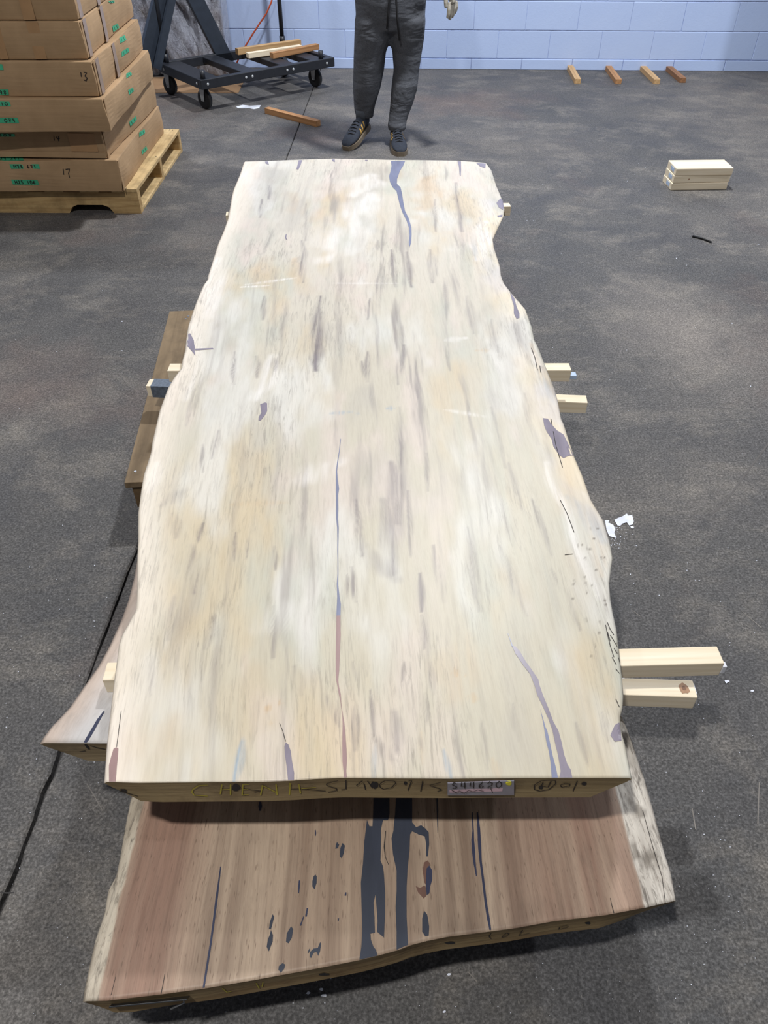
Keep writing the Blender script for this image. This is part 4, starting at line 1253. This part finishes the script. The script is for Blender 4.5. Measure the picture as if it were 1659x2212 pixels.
def caster(x, y, ang):
    c = empty('caster', (x, y, 0), ang)
    c.parent = dolly
    bm = bmesh.new()
    prof = [(0.0, 0.012), (0.024, 0.016), (0.052, 0.016), (0.062, 0.012), (0.063, 0.0)]
    rr = [(r, w) for r, w in prof] + [(r, -w) for r, w in prof[::-1]]
    seg = 24
    rings = []
    for r, w in rr:
        rings.append([bm.verts.new((max(r, 0.001) * math.cos(a), w, 0.063 + max(r, 0.001) * math.sin(a))) for a in (2 * math.pi * k / seg for k in range(seg))])
    for a, b in zip(rings, rings[1:]):
        for k in range(seg):
            bm.faces.new((a[k], a[(k + 1) % seg], b[(k + 1) % seg], b[k]))
    from_bm('wheel', bm, M_RUBBER, c, True)
    bm = bmesh.new()
    for sy in (-1, 1):
        pr = [(-0.013, 0.05), (0.013, 0.05), (0.026, 0.14), (-0.026, 0.14)]
        f1 = [bm.verts.new((p[0], sy * 0.021, p[1])) for p in pr]
        f2 = [bm.verts.new((p[0], sy * 0.024, p[1])) for p in pr]
        bm.faces.new(f1); bm.faces.new(f2[::-1])
        for i in range(4):
            j = (i + 1) % 4
            bm.faces.new((f1[i], f1[j], f2[j], f2[i]))
    bm_box(bm, (0, 0, 0.145), (0.075, 0.075, 0.010), None, 0.002)
    from_bm('fork', bm, M_ZINC, c)
    bm = bmesh.new()
    bm_tube(bm, [(0, -0.03, 0.063), (0, 0.03, 0.063)], 0.007, 8)
    from_bm('axle', bm, M_ZINC, c)
wd = Matrix.Rotation(-dz, 3, 'Z')
for (cpx, cpy, an) in ((446, 234.6, -1.35), (366.5, 204, -1.3), (682, 187.5, -1.4)):
    q = wd @ (U(cpx, cpy, 0) - P0)
    caster(min(max(q.x, 0.05), DL - 0.05), min(max(q.y, 0.05), DW - 0.05), an)
caster(DL - 0.1, DW - 0.1, 0.3)
for x, y in ((0.035, 0.03), (DL - 0.10, 0.03)):
    tube('socket', [(x, y, ZTOP - 0.005), (x, y, ZTOP + 0.05)], 0.017, M_BLACK, dolly, 12)
for x, y, hgt in ((0.055, DW - 0.035, 1.0), (DL - 0.05, DW - 0.03, 1.0)):
    tube('upright_post', [(x, y, ZTOP - 0.005), (x, y, hgt)], 0.016, M_BLACK, dolly, 12)
    tube('socket', [(x, y, ZTOP - 0.004), (x, y, ZTOP + 0.05)], 0.021, M_BLACK, dolly, 12)
# wide legs of the A-frame standing on the far rail
def flatbar(name, a, b, w, th, mat, parent, nrm=(0, 1, 0)):
    a, b = Vector(a), Vector(b)
    t = (b - a).normalized(); nv = Vector(nrm).normalized(); s = t.cross(nv).normalized()
    bm = bmesh.new()
    q = []
    for p in (a, b):
        for (i, j) in ((-1, -1), (1, -1), (1, 1), (-1, 1)):
            q.append(bm.verts.new(p + s * (w / 2 * i) + nv * (th / 2 * j)))
    for f in ((0, 1, 2, 3), (7, 6, 5, 4), (0, 4, 5, 1), (1, 5, 6, 2), (2, 6, 7, 3), (3, 7, 4, 0)):
        bm.faces.new([q[i] for i in f])
    return from_bm(name, bm, mat, parent)
flatbar('angled_leg', (-0.16, DW - 0.02, 0.10), (0.25, DW - 0.02, 0.86), 0.11, 0.04, M_NAVYST, dolly)
flatbar('angled_leg', (0.55, DW - 0.02, 0.13), (0.22, DW - 0.02, 0.86), 0.11, 0.04, M_NAVYST, dolly)
flatbar('angled_leg', (-0.05, DW - 0.10, 0.19), (0.28, DW - 0.07, 0.84), 0.05, 0.03, M_NAVYST, dolly)
box('apex_plate', (0.255, DW - 0.02, 0.86), (0.22, 0.05, 0.10), M_NAVYST, dolly, 0.003)

def wstick(p, q, w, th, mat, label, group, z=0.0):
    a, b = U(p[0], p[1], z), U(q[0], q[1], z)
    a.z = b.z = z + th
    return stick('wood_offcut', a, b, w, th, mat, label, group)
G3 = 'wood offcuts lying on the dolly'
wstick((512, 118), (648, 98), 0.045, 0.04, M_FIR3, 'longest wood offcut on the dolly, at the back beside the post', G3, ZTOP + 0.001)
wstick((535, 125.5), (650, 108), 0.04, 0.034, M_PINE, 'palest wood offcut on the dolly, between the two browner ones', G3, ZTOP + 0.001)
wstick((587, 126), (686, 106), 0.042, 0.036, M_FIR, 'reddish wood offcut on the dolly nearest its right end', G3, ZTOP + 0.001)
wstick((577, 244), (688, 273), 0.042, 0.036, M_FIR, 'brown wood offcut alone on the floor in front of the dolly', 'wood offcuts on the floor')
G4 = 'wood offcuts in a row by the wall'
for (fa, ne, mm, lb) in (((1230, 150), (1247, 181), M_FIR3, 'pale wood offcut by the wall, leftmost of the row of four'),
                         ((1311, 149), (1335, 182), M_FIR, 'orange brown wood offcut by the wall, second of four from the left'),
                         ((1385, 150), (1418, 182), M_FIR3, 'tan wood offcut by the wall, third of four from the left'),
                         ((1440, 150), (1474, 179), M_FIR2, 'darkest reddish wood offcut by the wall, rightmost of four')):
    wstick(ne, fa, 0.047, 0.034, mm, lb, G4)

# stack of three short boards
c0 = U(1448, 411.5, 0); c1 = U(1569, 409.5, 0)
ln = (c1 - c0); LL = ln.length; rz = math.atan2(ln.y, ln.x)
for i, (nm, dx, dr_) in enumerate((('bottom', 0, 0), ('middle', 0.004, 0.4), ('top', 0.006, -0.5))):
    o = box('short_board', (LL / 2, 0.07, 0.019), (LL, 0.14, 0.0375), M_PINE, None, 0.003)
    o.location = (c0.x + dx, c0.y, 0.038 * i)
    o.rotation_euler = (0, 0, rz + math.radians(dr_))
    tag(o, {'bottom': 'lowest of three short pale boards stacked on the floor at the right', 'middle': 'middle one of three short pale boards stacked on the floor at the right',
            'top': 'top one of three short pale boards stacked on the floor at the right'}[nm], 'board', 'short boards stacked on the floor')
    box('end_sticker', (-0.0006, 0.055, 0.02), (0.001, 0.05, 0.02), M_BLUEPL, o, 0)
    if nm == 'middle':
        b2 = bmesh.new()
        bmesh.ops.create_circle(b2, cap_ends=True, radius=0.004, segments=10, matrix=Matrix.Translation((LL * 0.27, -0.0007, 0.02)) @ Matrix.Rotation(math.pi / 2, 4, 'X'))
        from_bm('knot', b2, M_KNOT, o)

# ------------------------------------------------------------------ things by the wall and on the floor
n = N('crinkled_plastic_wrap', 0.22, 0.8)
f = n.noise(n.coords('Object', (7, 7, 2.4), (0, 0.35, 0)), 2.0, 9, 0.72, 1.6)
f3 = n.noise(n.coords('Object', (1, 1, 1)), 26, 5, 0.75, 0.8)
fm = n.mix(f, f3, 0.35)
c = n.ramp(n.noise(n.coords('Object', (5, 5, 1.6), (0, 0.3, 0)), 1.6, 6, 0.65, 1.0), [(0.34, s2l((120, 118, 126))), (0.48, s2l((170, 172, 188))), (0.64, s2l((222, 226, 242)))])  # pale streaks: highlights on the wrap put into the colour
c = n.mix(c, s2l((128, 110, 96)), n.ramp(n.noise(n.coords('Object', (1, 1, 1)), 4.5, 4), [(0.5, 0.0), (0.66, 0.5)]))
n.base(c)
n.bump(fm, 1.0, 0.09)
n.b.inputs['Coat Weight'].default_value = 0.8
n.b.inputs['Coat Roughness'].default_value = 0.08
M_WRAP = n.m
bx0 = WALLC + Matrix.Rotation(WYAW, 3, 'Z') @ Vector((-1.62, -0.165, 0))
wrap = empty('wrapped_bundle', bx0, WYAW)
tag(wrap, 'tall bundle wrapped in crinkled clear plastic leaning against the wall behind the dolly', 'wrapped bundle')
bm = bmesh.new()
WW, WD, WHH = 0.82, 0.26, 1.5
bm_box(bm, (0, 0, WHH / 2), (WW, WD, WHH), None, 0.02)
bmesh.ops.subdivide_edges(bm, edges=[e for e in bm.edges if e.calc_length() > 0.1], cuts=34, use_grid_fill=True)
for v_ in bm.verts:
    q = v_.co
    k = 0.5 - abs(float(fbm(np.array(q.x * 13 + q.z * 5), np.array(q.z * 3 + q.y * 9), 3, 3)) - 0.5) * 3.0
    if abs(q.x) < WW / 2 - 0.01: q.y += -k * 0.05
    q.y = min(q.y, WD / 2)
    q.z = max(0.0, q.z)
from_bm('plastic_wrap', bm, M_WRAP, wrap, True)
for xx in (-0.2, 0.15):
    bm = bmesh.new()
    pts = [(xx + 0.09 * math.sin(k * 0.6 + xx), -WD / 2 - 0.018, 0.02 + k * 0.12) for k in range(12)]
    bm_tube(bm, pts, [(0.02, 0.012)] * 12, 8)
    from_bm('plastic_fold', bm, M_WRAP, wrap, True)

M_SHEET = m_plain('flat_cardboard', (150, 118, 86), 0.8, var=0.08, scale=12)
bm = bmesh.new()
pts = [U(318, 201.5, 0), U(515, 201.5, 0), U(528, 174, 0), U(500, 166, 0), U(325, 168, 0)]
lo = [bm.verts.new((p.x, p.y, 0.0005)) for p in pts]; hi = [bm.verts.new((p.x, p.y, 0.0045)) for p in pts]
bm.faces.new(hi); bm.faces.new(lo[::-1])
for i in range(5):
    j = (i + 1) % 5
    bm.faces.new((lo[i], lo[j], hi[j], hi[i]))
tag(from_bm('cardboard_sheet', bm, M_SHEET), 'flat brown cardboard sheet on the floor under the dolly', 'cardboard')
bm = bmesh.new()
up_ = [(510, 230.5), (524, 226.5), (540, 228.5), (563, 227), (560, 233), (548, 235.5), (538, 233.5), (514, 233.5)]
hi = [bm.verts.new(U(p[0], p[1], 0.0025)) for p in up_]
lo = [bm.verts.new(U(p[0], p[1], 0.0025) - Vector((0, 0, 0.002))) for p in up_]
bm.faces.new(hi); bm.faces.new(lo[::-1])
for i in range(len(up_)):
    j = (i + 1) % len(up_)
    bm.faces.new((lo[i], lo[j], hi[j], hi[i]))
tag(from_bm('paper_scrap', bm, m_plain('white_paper', (214, 218, 228), 0.7)), 'torn white paper scrap on the floor in front of the dolly', 'paper')
a, b = U(1496, 510, 0.005), U(1537, 523, 0.005)
mid = (a + b) / 2 + Vector((0.004, 0.008, 0))
o = tube('black_strip', [a, mid, b], [0.0055, 0.005, 0.004], M_RUBBER, None, 8)
tag(o, 'thin black strip lying on the floor behind the short boards at right', 'strip')
o['label'] = 'thin black strip lying on bare floor near the short stacked boards'
# orange extension cable hanging along the wall
cw = [UY(x, y, 6.93) for x, y in ((594, -30), (586, 5), (575, 30), (560, 52), (545, 75), (533, 95), (522, 112), (512, 135))]
cw.append(U(508, 147, 0.006))
o = tube('extension_cable', cw, 0.006, m_plain('orange_cable', (196, 84, 50), 0.5), None, 8)
tag(o, 'orange extension cable hanging down the white wall behind the dolly', 'cable')

# white powder spill and flecks
M_POWDER = m_plain('white_powder', (226, 230, 244), 0.9)
bm = bmesh.new()
def dab(poly, th=0.0022):
    top_ = [bm.verts.new(U(p[0], p[1], th)) for p in poly]
    low_ = [bm.verts.new(U(p[0], p[1], 0.0003)) for p in poly]
    bm.faces.new(top_)
    for i in range(len(poly)):
        j = (i + 1) % len(poly)
        bm.faces.new((top_[i], top_[j], low_[j], low_[i]))
zz = ((1300, 900), 4.423)
dab(Z(*zz, [(120, 985), (160, 965), (200, 950), (240, 925), (250, 945), (290, 940), (305, 1000), (295, 1030), (260, 1040), (240, 1010), (200, 1020), (175, 1045), (150, 1040), (135, 1015)]))
dab(Z(*zz, [(30, 990), (75, 990), (60, 1010), (110, 1035), (130, 1075), (120, 1110), (140, 1160), (100, 1150), (70, 1140), (45, 1080)]))
dab(Z(*zz, [(272, 1050), (290, 1042), (308, 1055), (300, 1068), (280, 1066)]))
r = random.Random(11)
for k in range(70):
    x = 60 + abs(r.gauss(0, 110)); y = 1100 + r.uniform(-60, 140) + x * 0.1
    s = r.uniform(1.5, 5)
    dab(Z(*zz, [(x + s * math.cos(t) * r.uniform(.6, 1.3), y + s * math.sin(t) * r.uniform(.6, 1.3)) for t in (0, 1.2, 2.4, 3.6, 4.9)]), 0.0014)
tag(from_bm('powder_spill', bm, M_POWDER), 'white powder spilled on the floor at the right edge of the cream slab', 'powder', kind='stuff')
bm = bmesh.new()
r = random.Random(21)
for k in range(330):
    q = r.random()
    if q < 0.35: x, y = r.uniform(1330, 1640), r.uniform(1180, 2100)
    elif q < 0.6: x, y = r.uniform(0, 240), r.uniform(1200, 2200)
    elif q < 0.75: x, y = r.uniform(420, 1500), r.uniform(2080, 2205)
    elif q < 0.9: x, y = r.uniform(1120, 1650), r.uniform(330, 1100)
    else: x, y = r.uniform(0, 420), r.uniform(480, 1150)
    s = r.uniform(0.5, 1.5) * (1.6 if r.random() < 0.08 else 1.0)
    if y < 1100: s *= 0.6
    dab([(x + s * math.cos(t) * r.uniform(.5, 1.3), y + s * math.sin(t) * r.uniform(.5, 1.2)) for t in (0, 1.5, 3.0, 4.6)], 0.0012)
for (x, y, s) in ((667, 2144, 6), (650, 2122, 4), (695, 2137, 5), (700, 2150, 7), (970, 2105, 5), (1346, 985 + 480, 4), (1570, 1472, 6), (1625, 1492, 4), (960, 2185, 4)):
    dab([(x + s * math.cos(t) * r.uniform(.5, 1.3), y + s * 0.7 * math.sin(t) * r.uniform(.5, 1.2)) for t in (0, .9, 1.8, 2.7, 3.6, 4.5, 5.4)], 0.002)
tag(from_bm('white_flecks', bm, M_POWDER), 'tiny white flecks of dust scattered over the concrete floor', 'debris', kind='stuff')
# scratches and cracks in the concrete
M_SCR = m_plain('pale_scratch', (128, 123, 118), 0.8)
def floor_line(pts, mat, name, z=0.0006):
    bm = bmesh.new()
    P, Nn, Wd = [], [], []
    for (x, y, w) in pts:
        p = U(x, y, z); P.append(p); Nn.append(Vector((0, 0, 1)))
        Wd.append(w * (p - EYE).length / F)
    bm_ribbon(bm, P, Nn, Wd)
    o = from_bm(name, bm, mat, floor)
    return o
floor_line([(1662, 955, 3), (1640, 985, 3), (1612, 1022, 3), (1585, 1060, 3.5), (1560, 1090, 4), (1535, 1112, 4)], m_plain('floor_crack_dark', (92, 88, 86), 0.8), 'crack')
floor_line([(0, 1927, 2), (14, 1929, 2.5), (30, 1928, 2)], M_GROOVE, 'crack')
for L in ([(1600, 1318, 0.8), (1645, 1356, 2.2)], [(1480, 1302, 0.6), (1570, 1310, 1.0)], [(188, 1694, 1), (205, 1722, 1.5), (221, 1750, 1.2)], [(1495, 1745, 2), (1503, 1792, 2.2)], [(1640, 1690, 1.6), (1637, 1780, 2)],
          [(1366, 1318, 1), (1384, 1332, 1.5)], [(1010, 2098, 1.5), (1030, 2120, 2)], [(1608, 1145, 1.5), (1640, 1144, 1.5)]):
    floor_line(L, M_SCR, 'scratch')

# ------------------------------------------------------------------ the person at the far end
M_PANTS = None
n = N('charcoal_sweatpants', 0.9, 0.15)
f = n.noise(n.coords('Object'), 320, 3, 0.7)
f2 = n.noise(n.coords('Object', (3, 3, 7), (0.0, 0.5, 0)), 1.6, 3, 0.5, 0.3)
c = n.ramp(f, [(0.3, s2l((66, 69, 76))), (0.7, s2l((102, 104, 110)))])
n.base(c); n.bump(f2, 0.6, 0.05)
M_PANTS = n.m
M_CORD = m_plain('black_drawstring', (26, 26, 30), 0.8)
M_SHIRT = m_plain('dark_sweatshirt', (48, 50, 56), 0.9, var=0.15, scale=60)
M_SKIN = m_plain('skin', (196, 158, 134), 0.55, var=0.06)
M_GLOVE = m_plain('dusty_work_glove', (172, 166, 154), 0.85, var=0.15, scale=60)
M_HAIR = m_plain('dark_hair', (40, 32, 28), 0.7)
M_SHOE = m_plain('navy_suede', (36, 42, 54), 0.85, var=0.2, scale=80)
M_GUM = m_plain('gum_sole', (118, 106, 90), 0.6)
M_GOLD = m_plain('gold_stripe', (178, 140, 66), 0.6)
PY = 5.15
person = empty('person', (0.03, PY, 0))
tag(person, 'person in charcoal sweatpants and navy sneakers standing beyond the far end of the slab', 'person')
def rings_px(rows, Y0, dy=None):
    out_ = []
    for r_ in rows:
        py, xl, xr = r_[:3]
        Yc = r_[3] if len(r_) > 3 else Y0
        a, b = UY(xl, py, Yc), UY(xr, py, Yc)
        rx = (b.x - a.x) / 2
        out_.append(((a.x + b.x) / 2, Yc, a.z, rx, max(0.05, min(rx * 1.02, 0.125)) if rx < 0.16 else 0.125))
    return out_
inv = Matrix.Translation((-0.03, -PY, 0))
def finish(name, bm, mat, vox, smooth=6, parent=person):
    bmesh.ops.transform(bm, matrix=inv, verts=bm.verts)
    o = from_bm(name, bm, mat, parent, True)
    m = o.modifiers.new('remesh', 'REMESH'); m.mode = 'VOXEL'; m.voxel_size = vox; m.use_smooth_shade = True
    s_ = o.modifiers.new('smooth', 'SMOOTH'); s_.iterations = smooth; s_.factor = 0.5
    return o
bm = bmesh.new()
legL = [(40, 766, 843), (80, 765, 845), (112, 764, 834), (150, 763, 830), (190, 762, 822), (222, 764, 812, 5.17), (240, 765, 808, 5.18), (250, 772, 806, 5.19)]
legR = [(40, 838, 920), (80, 843, 917), (110, 847, 912), (150, 850, 906), (190, 845, 902, 5.13), (222, 843, 893, 5.12), (250, 840, 882, 5.10), (268, 838, 877, 5.09), (278, 840, 874, 5.08)]
bm_rings(bm, rings_px(legL, PY))
bm_rings(bm, rings_px(legR, PY))
hz = UY(800, 62, PY).z
hl, hr = UY(766, 0, PY).x, UY(921, 0, PY).x
hc, hw = (hl + hr) / 2, (hr - hl) / 2
bm_rings(bm, [(hc, PY, hz, hw * 0.93, 0.11), (hc, PY, 0.67, hw * 0.98, 0.122), (hc, PY, 0.75, hw, 0.128), (hc, PY, 0.83, hw * 0.97, 0.125), (hc, PY, 0.93, hw * 0.86, 0.112)], 28)
# cuffs
for (py, xl, xr, Yc) in ((246, 767, 808, 5.185), (273, 837, 878, 5.085)):
    a, b = UY(xl, py, Yc), UY(xr, py, Yc)
    bm_rings(bm, [((a.x + b.x) / 2, Yc, a.z + 0.018, (b.x - a.x) / 2, 0.062), ((a.x + b.x) / 2, Yc, a.z - 0.018, (b.x - a.x) / 2 * 0.95, 0.058)])
finish('sweatpants', bm, M_PANTS, 0.011, 4)
# fold ridges come from the bump; drawstrings hang in front
def loc(v_): return Vector(v_) + Vector((-0.03, -PY, 0))
for xs in ([(845, -40), (841, 0), (838, 30), (836, 62)], [(851, -40), (856, 0), (858, 40), (863, 88)]):
    tube('drawstring', [loc(UY(x, y, PY - 0.142)) for x, y in xs], 0.0055, M_CORD, person, 8)
# sweatshirt, arms, head (above the photograph's edge)
bm = bmesh.new()
bm_rings(bm, [(hc, PY, 0.86, hw * 0.97, 0.13), (hc, PY, 1.0, hw * 0.92, 0.125), (hc, PY, 1.15, 0.19, 0.125), (hc, PY, 1.30, 0.205, 0.12), (hc, PY, 1.40, 0.19, 0.10), (hc, PY, 1.45, 0.09, 0.07)], 28)
tipH = UY(984, 20, 4.98)
wristL = Vector((0.365, 5.03, 0.875)); elbL = Vector((0.315, 5.17, 1.12)); shL = Vector((hc + 0.185, PY, 1.38))
wristR = Vector((-0.06, 4.90, 1.12)); elbR = Vector((-0.235, 5.11, 1.10)); shR = Vector((hc - 0.185, PY, 1.38))
bm_tube(bm, [shL + Vector((-0.075, 0, 0.045)), shL + Vector((-0.03, 0, 0.02)), shL + Vector((0, 0, -0.03)), (shL + elbL) / 2, elbL, (elbL + wristL) / 2, wristL], [0.045, 0.062, 0.066, 0.062, 0.052, 0.045, 0.038], 14)
bm_tube(bm, [shR + Vector((0.075, 0, 0.045)), shR + Vector((0.03, 0, 0.02)), shR + Vector((0, 0, -0.03)), (shR + elbR) / 2, elbR, (elbR + wristR) / 2, wristR], [0.045, 0.062, 0.066, 0.062, 0.052, 0.045, 0.038], 14)
finish('sweatshirt', bm, M_SHIRT, 0.012, 5)
bm = bmesh.new()
bm_rings(bm, [(hc, PY, 1.38, 0.06, 0.06), (hc, PY - 0.005, 1.47, 0.054, 0.056), (hc, PY - 0.02, 1.50, 0.052, 0.062), (hc, PY - 0.03, 1.53, 0.062, 0.082), (hc, PY - 0.025, 1.58, 0.070, 0.092), (hc, PY - 0.02, 1.63, 0.074, 0.098),
              (hc, PY - 0.015, 1.68, 0.070, 0.092), (hc, PY - 0.01, 1.71, 0.05, 0.065), (hc, PY - 0.01, 1.722, 0.02, 0.03)], 24)
bm_tube(bm, [(hc, PY - 0.115, 1.62), (hc, PY - 0.135, 1.585), (hc, PY - 0.105, 1.575)], [0.008, 0.014, 0.012], 8)     # nose
for sx in (-1, 1):
    bm_tube(bm, [(hc + sx * 0.074, PY - 0.01, 1.64), (hc + sx * 0.082, PY, 1.61), (hc + sx * 0.072, PY - 0.01, 1.575)], [0.01, 0.015, 0.009], 8)  # ears
finish('head', bm, M_SKIN, 0.006, 3)
for sx in (-1, 1):
    bm = bmesh.new()
    bmesh.ops.create_uvsphere(bm, u_segments=12, v_segments=8, radius=0.011, matrix=Matrix.Translation(loc((hc + sx * 0.031, PY - 0.107, 1.625))))
    from_bm('eye', bm, M_CORD, person, True)
tube('mouth', [loc((hc - 0.024, PY - 0.102, 1.542)), loc((hc, PY - 0.112, 1.541)), loc((hc + 0.024, PY - 0.102, 1.542))], 0.005, m_plain('lips', (164, 106, 96), 0.5), person, 8)
bm = bmesh.new()
bm_rings(bm, [(hc, PY + 0.03, 1.56, 0.066, 0.065), (hc, PY + 0.015, 1.62, 0.080, 0.092), (hc, PY + 0.005, 1.67, 0.080, 0.10), (hc, PY - 0.005, 1.71, 0.062, 0.08), (hc, PY - 0.005, 1.735, 0.03, 0.04)], 20)
finish('hair', bm, M_HAIR, 0.008, 3)
# gloved hands
def hand(wrist, dirv, side, thumb_dir, curl, name='glove'):
    d = dirv.normalized()
    s = thumb_dir.normalized()
    nrm = d.cross(s).normalized()
    bm = bmesh.new()
    pal = wrist + d * 0.095
    bm_tube(bm, [wrist, wrist + d * 0.03, wrist + d * 0.065, pal], [(0.028, 0.022), (0.036, 0.021), (0.041, 0.019), (0.039, 0.016)] if abs(s.x) >= 0 else 0.03, 14)
    for k, (off, L_) in enumerate(((0.030, 0.072), (0.010, 0.082), (-0.010, 0.076), (-0.029, 0.060))):
        a_ = pal + s * off - d * 0.008
        b_ = a_ + d * L_ * 0.45 + s * off * 0.22
        c_ = b_ + (d + nrm * curl * (0.7 + 0.2 * k)).normalized() * L_ * 0.32
        e_ = c_ + (d + nrm * curl * (1.4 + 0.3 * k)).normalized() * L_ * 0.25
        bm_tube(bm, [a_, b_, c_, e_], [0.0115, 0.0112, 0.0105, 0.0085], 10)
    t0 = wrist + d * 0.03 + s * 0.030
    t1_ = t0 + (d * 0.6 + s * 0.7).normalized() * 0.04
    t2_ = t1_ + (d + s * 0.12).normalized() * 0.032
    t3_ = t2_ + d * 0.022
    bm_tube(bm, [t0 - s * 0.01, t1_, t2_, t3_], [0.016, 0.014, 0.012, 0.0095], 10)
    return finish(name, bm, M_GLOVE, 0.0035, 2)
fing = UY(979, 46, 4.99)
hdir = (fing - wristL)
wristL2 = fing - hdir.normalized() * 0.178
hand(wristL2, hdir, 1, Vector((-0.62, -0.78, 0.0)), 0.3)
bm = bmesh.new()
bm_tube(bm, [wristL, wristL2, wristL2 + hdir.normalized() * 0.03], [0.034, 0.031, 0.029], 12)
finish('glove_cuff', bm, M_GLOVE, 0.006, 2)
hand(wristR, Vector((0.8, -0.5, -0.1)), 1, Vector((0.1, 0.2, 1.0)), 0.4)

# sneakers
def sneaker(toe, heel_dir, pitch, name='sneaker'):
    """toe = floor point under the toe tip, heel_dir = level direction from toe to heel"""
    hd = Vector((heel_dir[0], heel_dir[1], 0)).normalized()
    rz_ = math.atan2(hd.y, hd.x) - math.pi / 2     # local +y runs from toe to heel
    root_ = empty(name, loc(toe), 0)
    root_.parent = person
    root_.rotation_euler = (pitch, 0, rz_)
    LS = [(0.0, 0.018, 0.030), (0.012, 0.032, 0.042), (0.04, 0.043, 0.052), (0.08, 0.0475, 0.060), (0.12, 0.045, 0.076), (0.16, 0.040, 0.096), (0.20, 0.0375, 0.108), (0.24, 0.0375, 0.106), (0.27, 0.033, 0.104), (0.285, 0.020, 0.098)]
    bm = bmesh.new()
    seg = 16
    rings = []
    for y, hw_, top_ in LS:
        ring = []
        for k in range(seg):
            a_ = 2 * math.pi * k / seg
            ca, sa = math.cos(a_), math.sin(a_)
            zz_ = 0.022 + (top_ - 0.022) * (0.5 + 0.5 * sa)
            squeeze = 1.0 - 0.42 * max(0, sa) ** 1.5
            ring.append(bm.verts.new((hw_ * ca * squeeze * (1.0 if sa > -0.2 else 1.02), y, zz_)))
        rings.append(ring)
    for a_, b_ in zip(rings, rings[1:]):
        for k in range(seg):
            bm.faces.new((a_[k], a_[(k + 1) % seg], b_[(k + 1) % seg], b_[k]))
    bm.faces.new(rings[0]); bm.faces.new(rings[-1])
    up = from_bm('upper', bm, M_SHOE, root_, True)
    bm = bmesh.new()
    outl = []
    for y, hw_, _t in LS: outl.append((hw_ * 1.04 + 0.001, y))
    lp = [(x, y) for x, y in outl] + [(-x, y) for x, y in outl[::-1]]
    lp = [(x, y - 0.004 if y < 0.01 else y) for x, y in lp]
    lv = [bm.verts.new((x, y, 0.0)) for x, y in lp]; hv = [bm.verts.new((x, y, 0.026)) for x, y in lp]
    bm.faces.new(lv[::-1]); bm.faces.new(hv)
    for i in range(len(lp)):
        j = (i + 1) % len(lp)
        bm.faces.new((lv[i], lv[j], hv[j], hv[i]))
    from_bm('sole', bm, M_GUM, root_)
    def side_pt(y, f_, sx):
        hw_ = np.interp(y, [q[0] for q in LS], [q[1] for q in LS]); tp_ = np.interp(y, [q[0] for q in LS], [q[2] for q in LS])
        sa = f_
        ca = math.sqrt(max(0, 1 - sa * sa))
        return Vector((sx * (hw_ * ca * (1 - 0.42 * max(0, sa) ** 1.5) + 0.0016), y, 0.022 + (tp_ - 0.022) * (0.5 + 0.5 * sa)))
    for sx in (-1, 1):
        for y0 in (0.118, 0.145, 0.172):
            bm = bmesh.new()
            P = [side_pt(y0 + 0.020 * t_, -0.72 + 1.25 * t_, sx) for t_ in (0, .2, .4, .6, .8, 1)]
            prev = None
            for p_ in P:
                cur = (bm.verts.new(p_ + Vector((0, -0.0065, 0))), bm.verts.new(p_ + Vector((0, 0.0065, 0))))
                if prev: bm.faces.new((prev[0], prev[1], cur[1], cur[0]))
                prev = cur
            from_bm('stripe', bm, M_GOLD, root_)
        bm = bmesh.new()
        P = [Vector((sx * (np.interp(y, [q[0] for q in LS], [q[1] for q in LS]) * 0.62), y, np.interp(y, [q[0] for q in LS], [q[2] for q in LS]) - 0.010)) for y in (0.25, 0.275)]
    for k in range(5):
        y = 0.085 + k * 0.02
        zt_ = np.interp(y, [q[0] for q in LS], [q[2] for q in LS])
        hw_ = np.interp(y, [q[0] for q in LS], [q[1] for q in LS])
        tube('lace', [(-hw_ * 0.5, y, zt_ - 0.006), (0, y - 0.002, zt_ + 0.003), (hw_ * 0.5, y, zt_ - 0.006)], 0.003, M_CORD, root_, 6)
    box('heel_tab', (0, 0.2865, 0.08), (0.02, 0.004, 0.04), M_GOLD, root_, 0.001)
    # sock / ankle rising into the trouser cuff
    bm = bmesh.new()
    bm_tube(bm, [(0, 0.225, 0.085), (0, 0.228, 0.11), (0, 0.232, 0.132)], [0.033, 0.032, 0.031], 14)
    from_bm('sock', bm, m_plain('grey_sock', (70, 74, 82), 0.9), root_, True)
    return root_
toe1 = U(748, 325, 0); toe2 = U(866, 338, 0)
sneaker(toe1, (0.115, 0.23), math.radians(13))
sneaker(toe2, (-0.03, 0.27), 0.0)
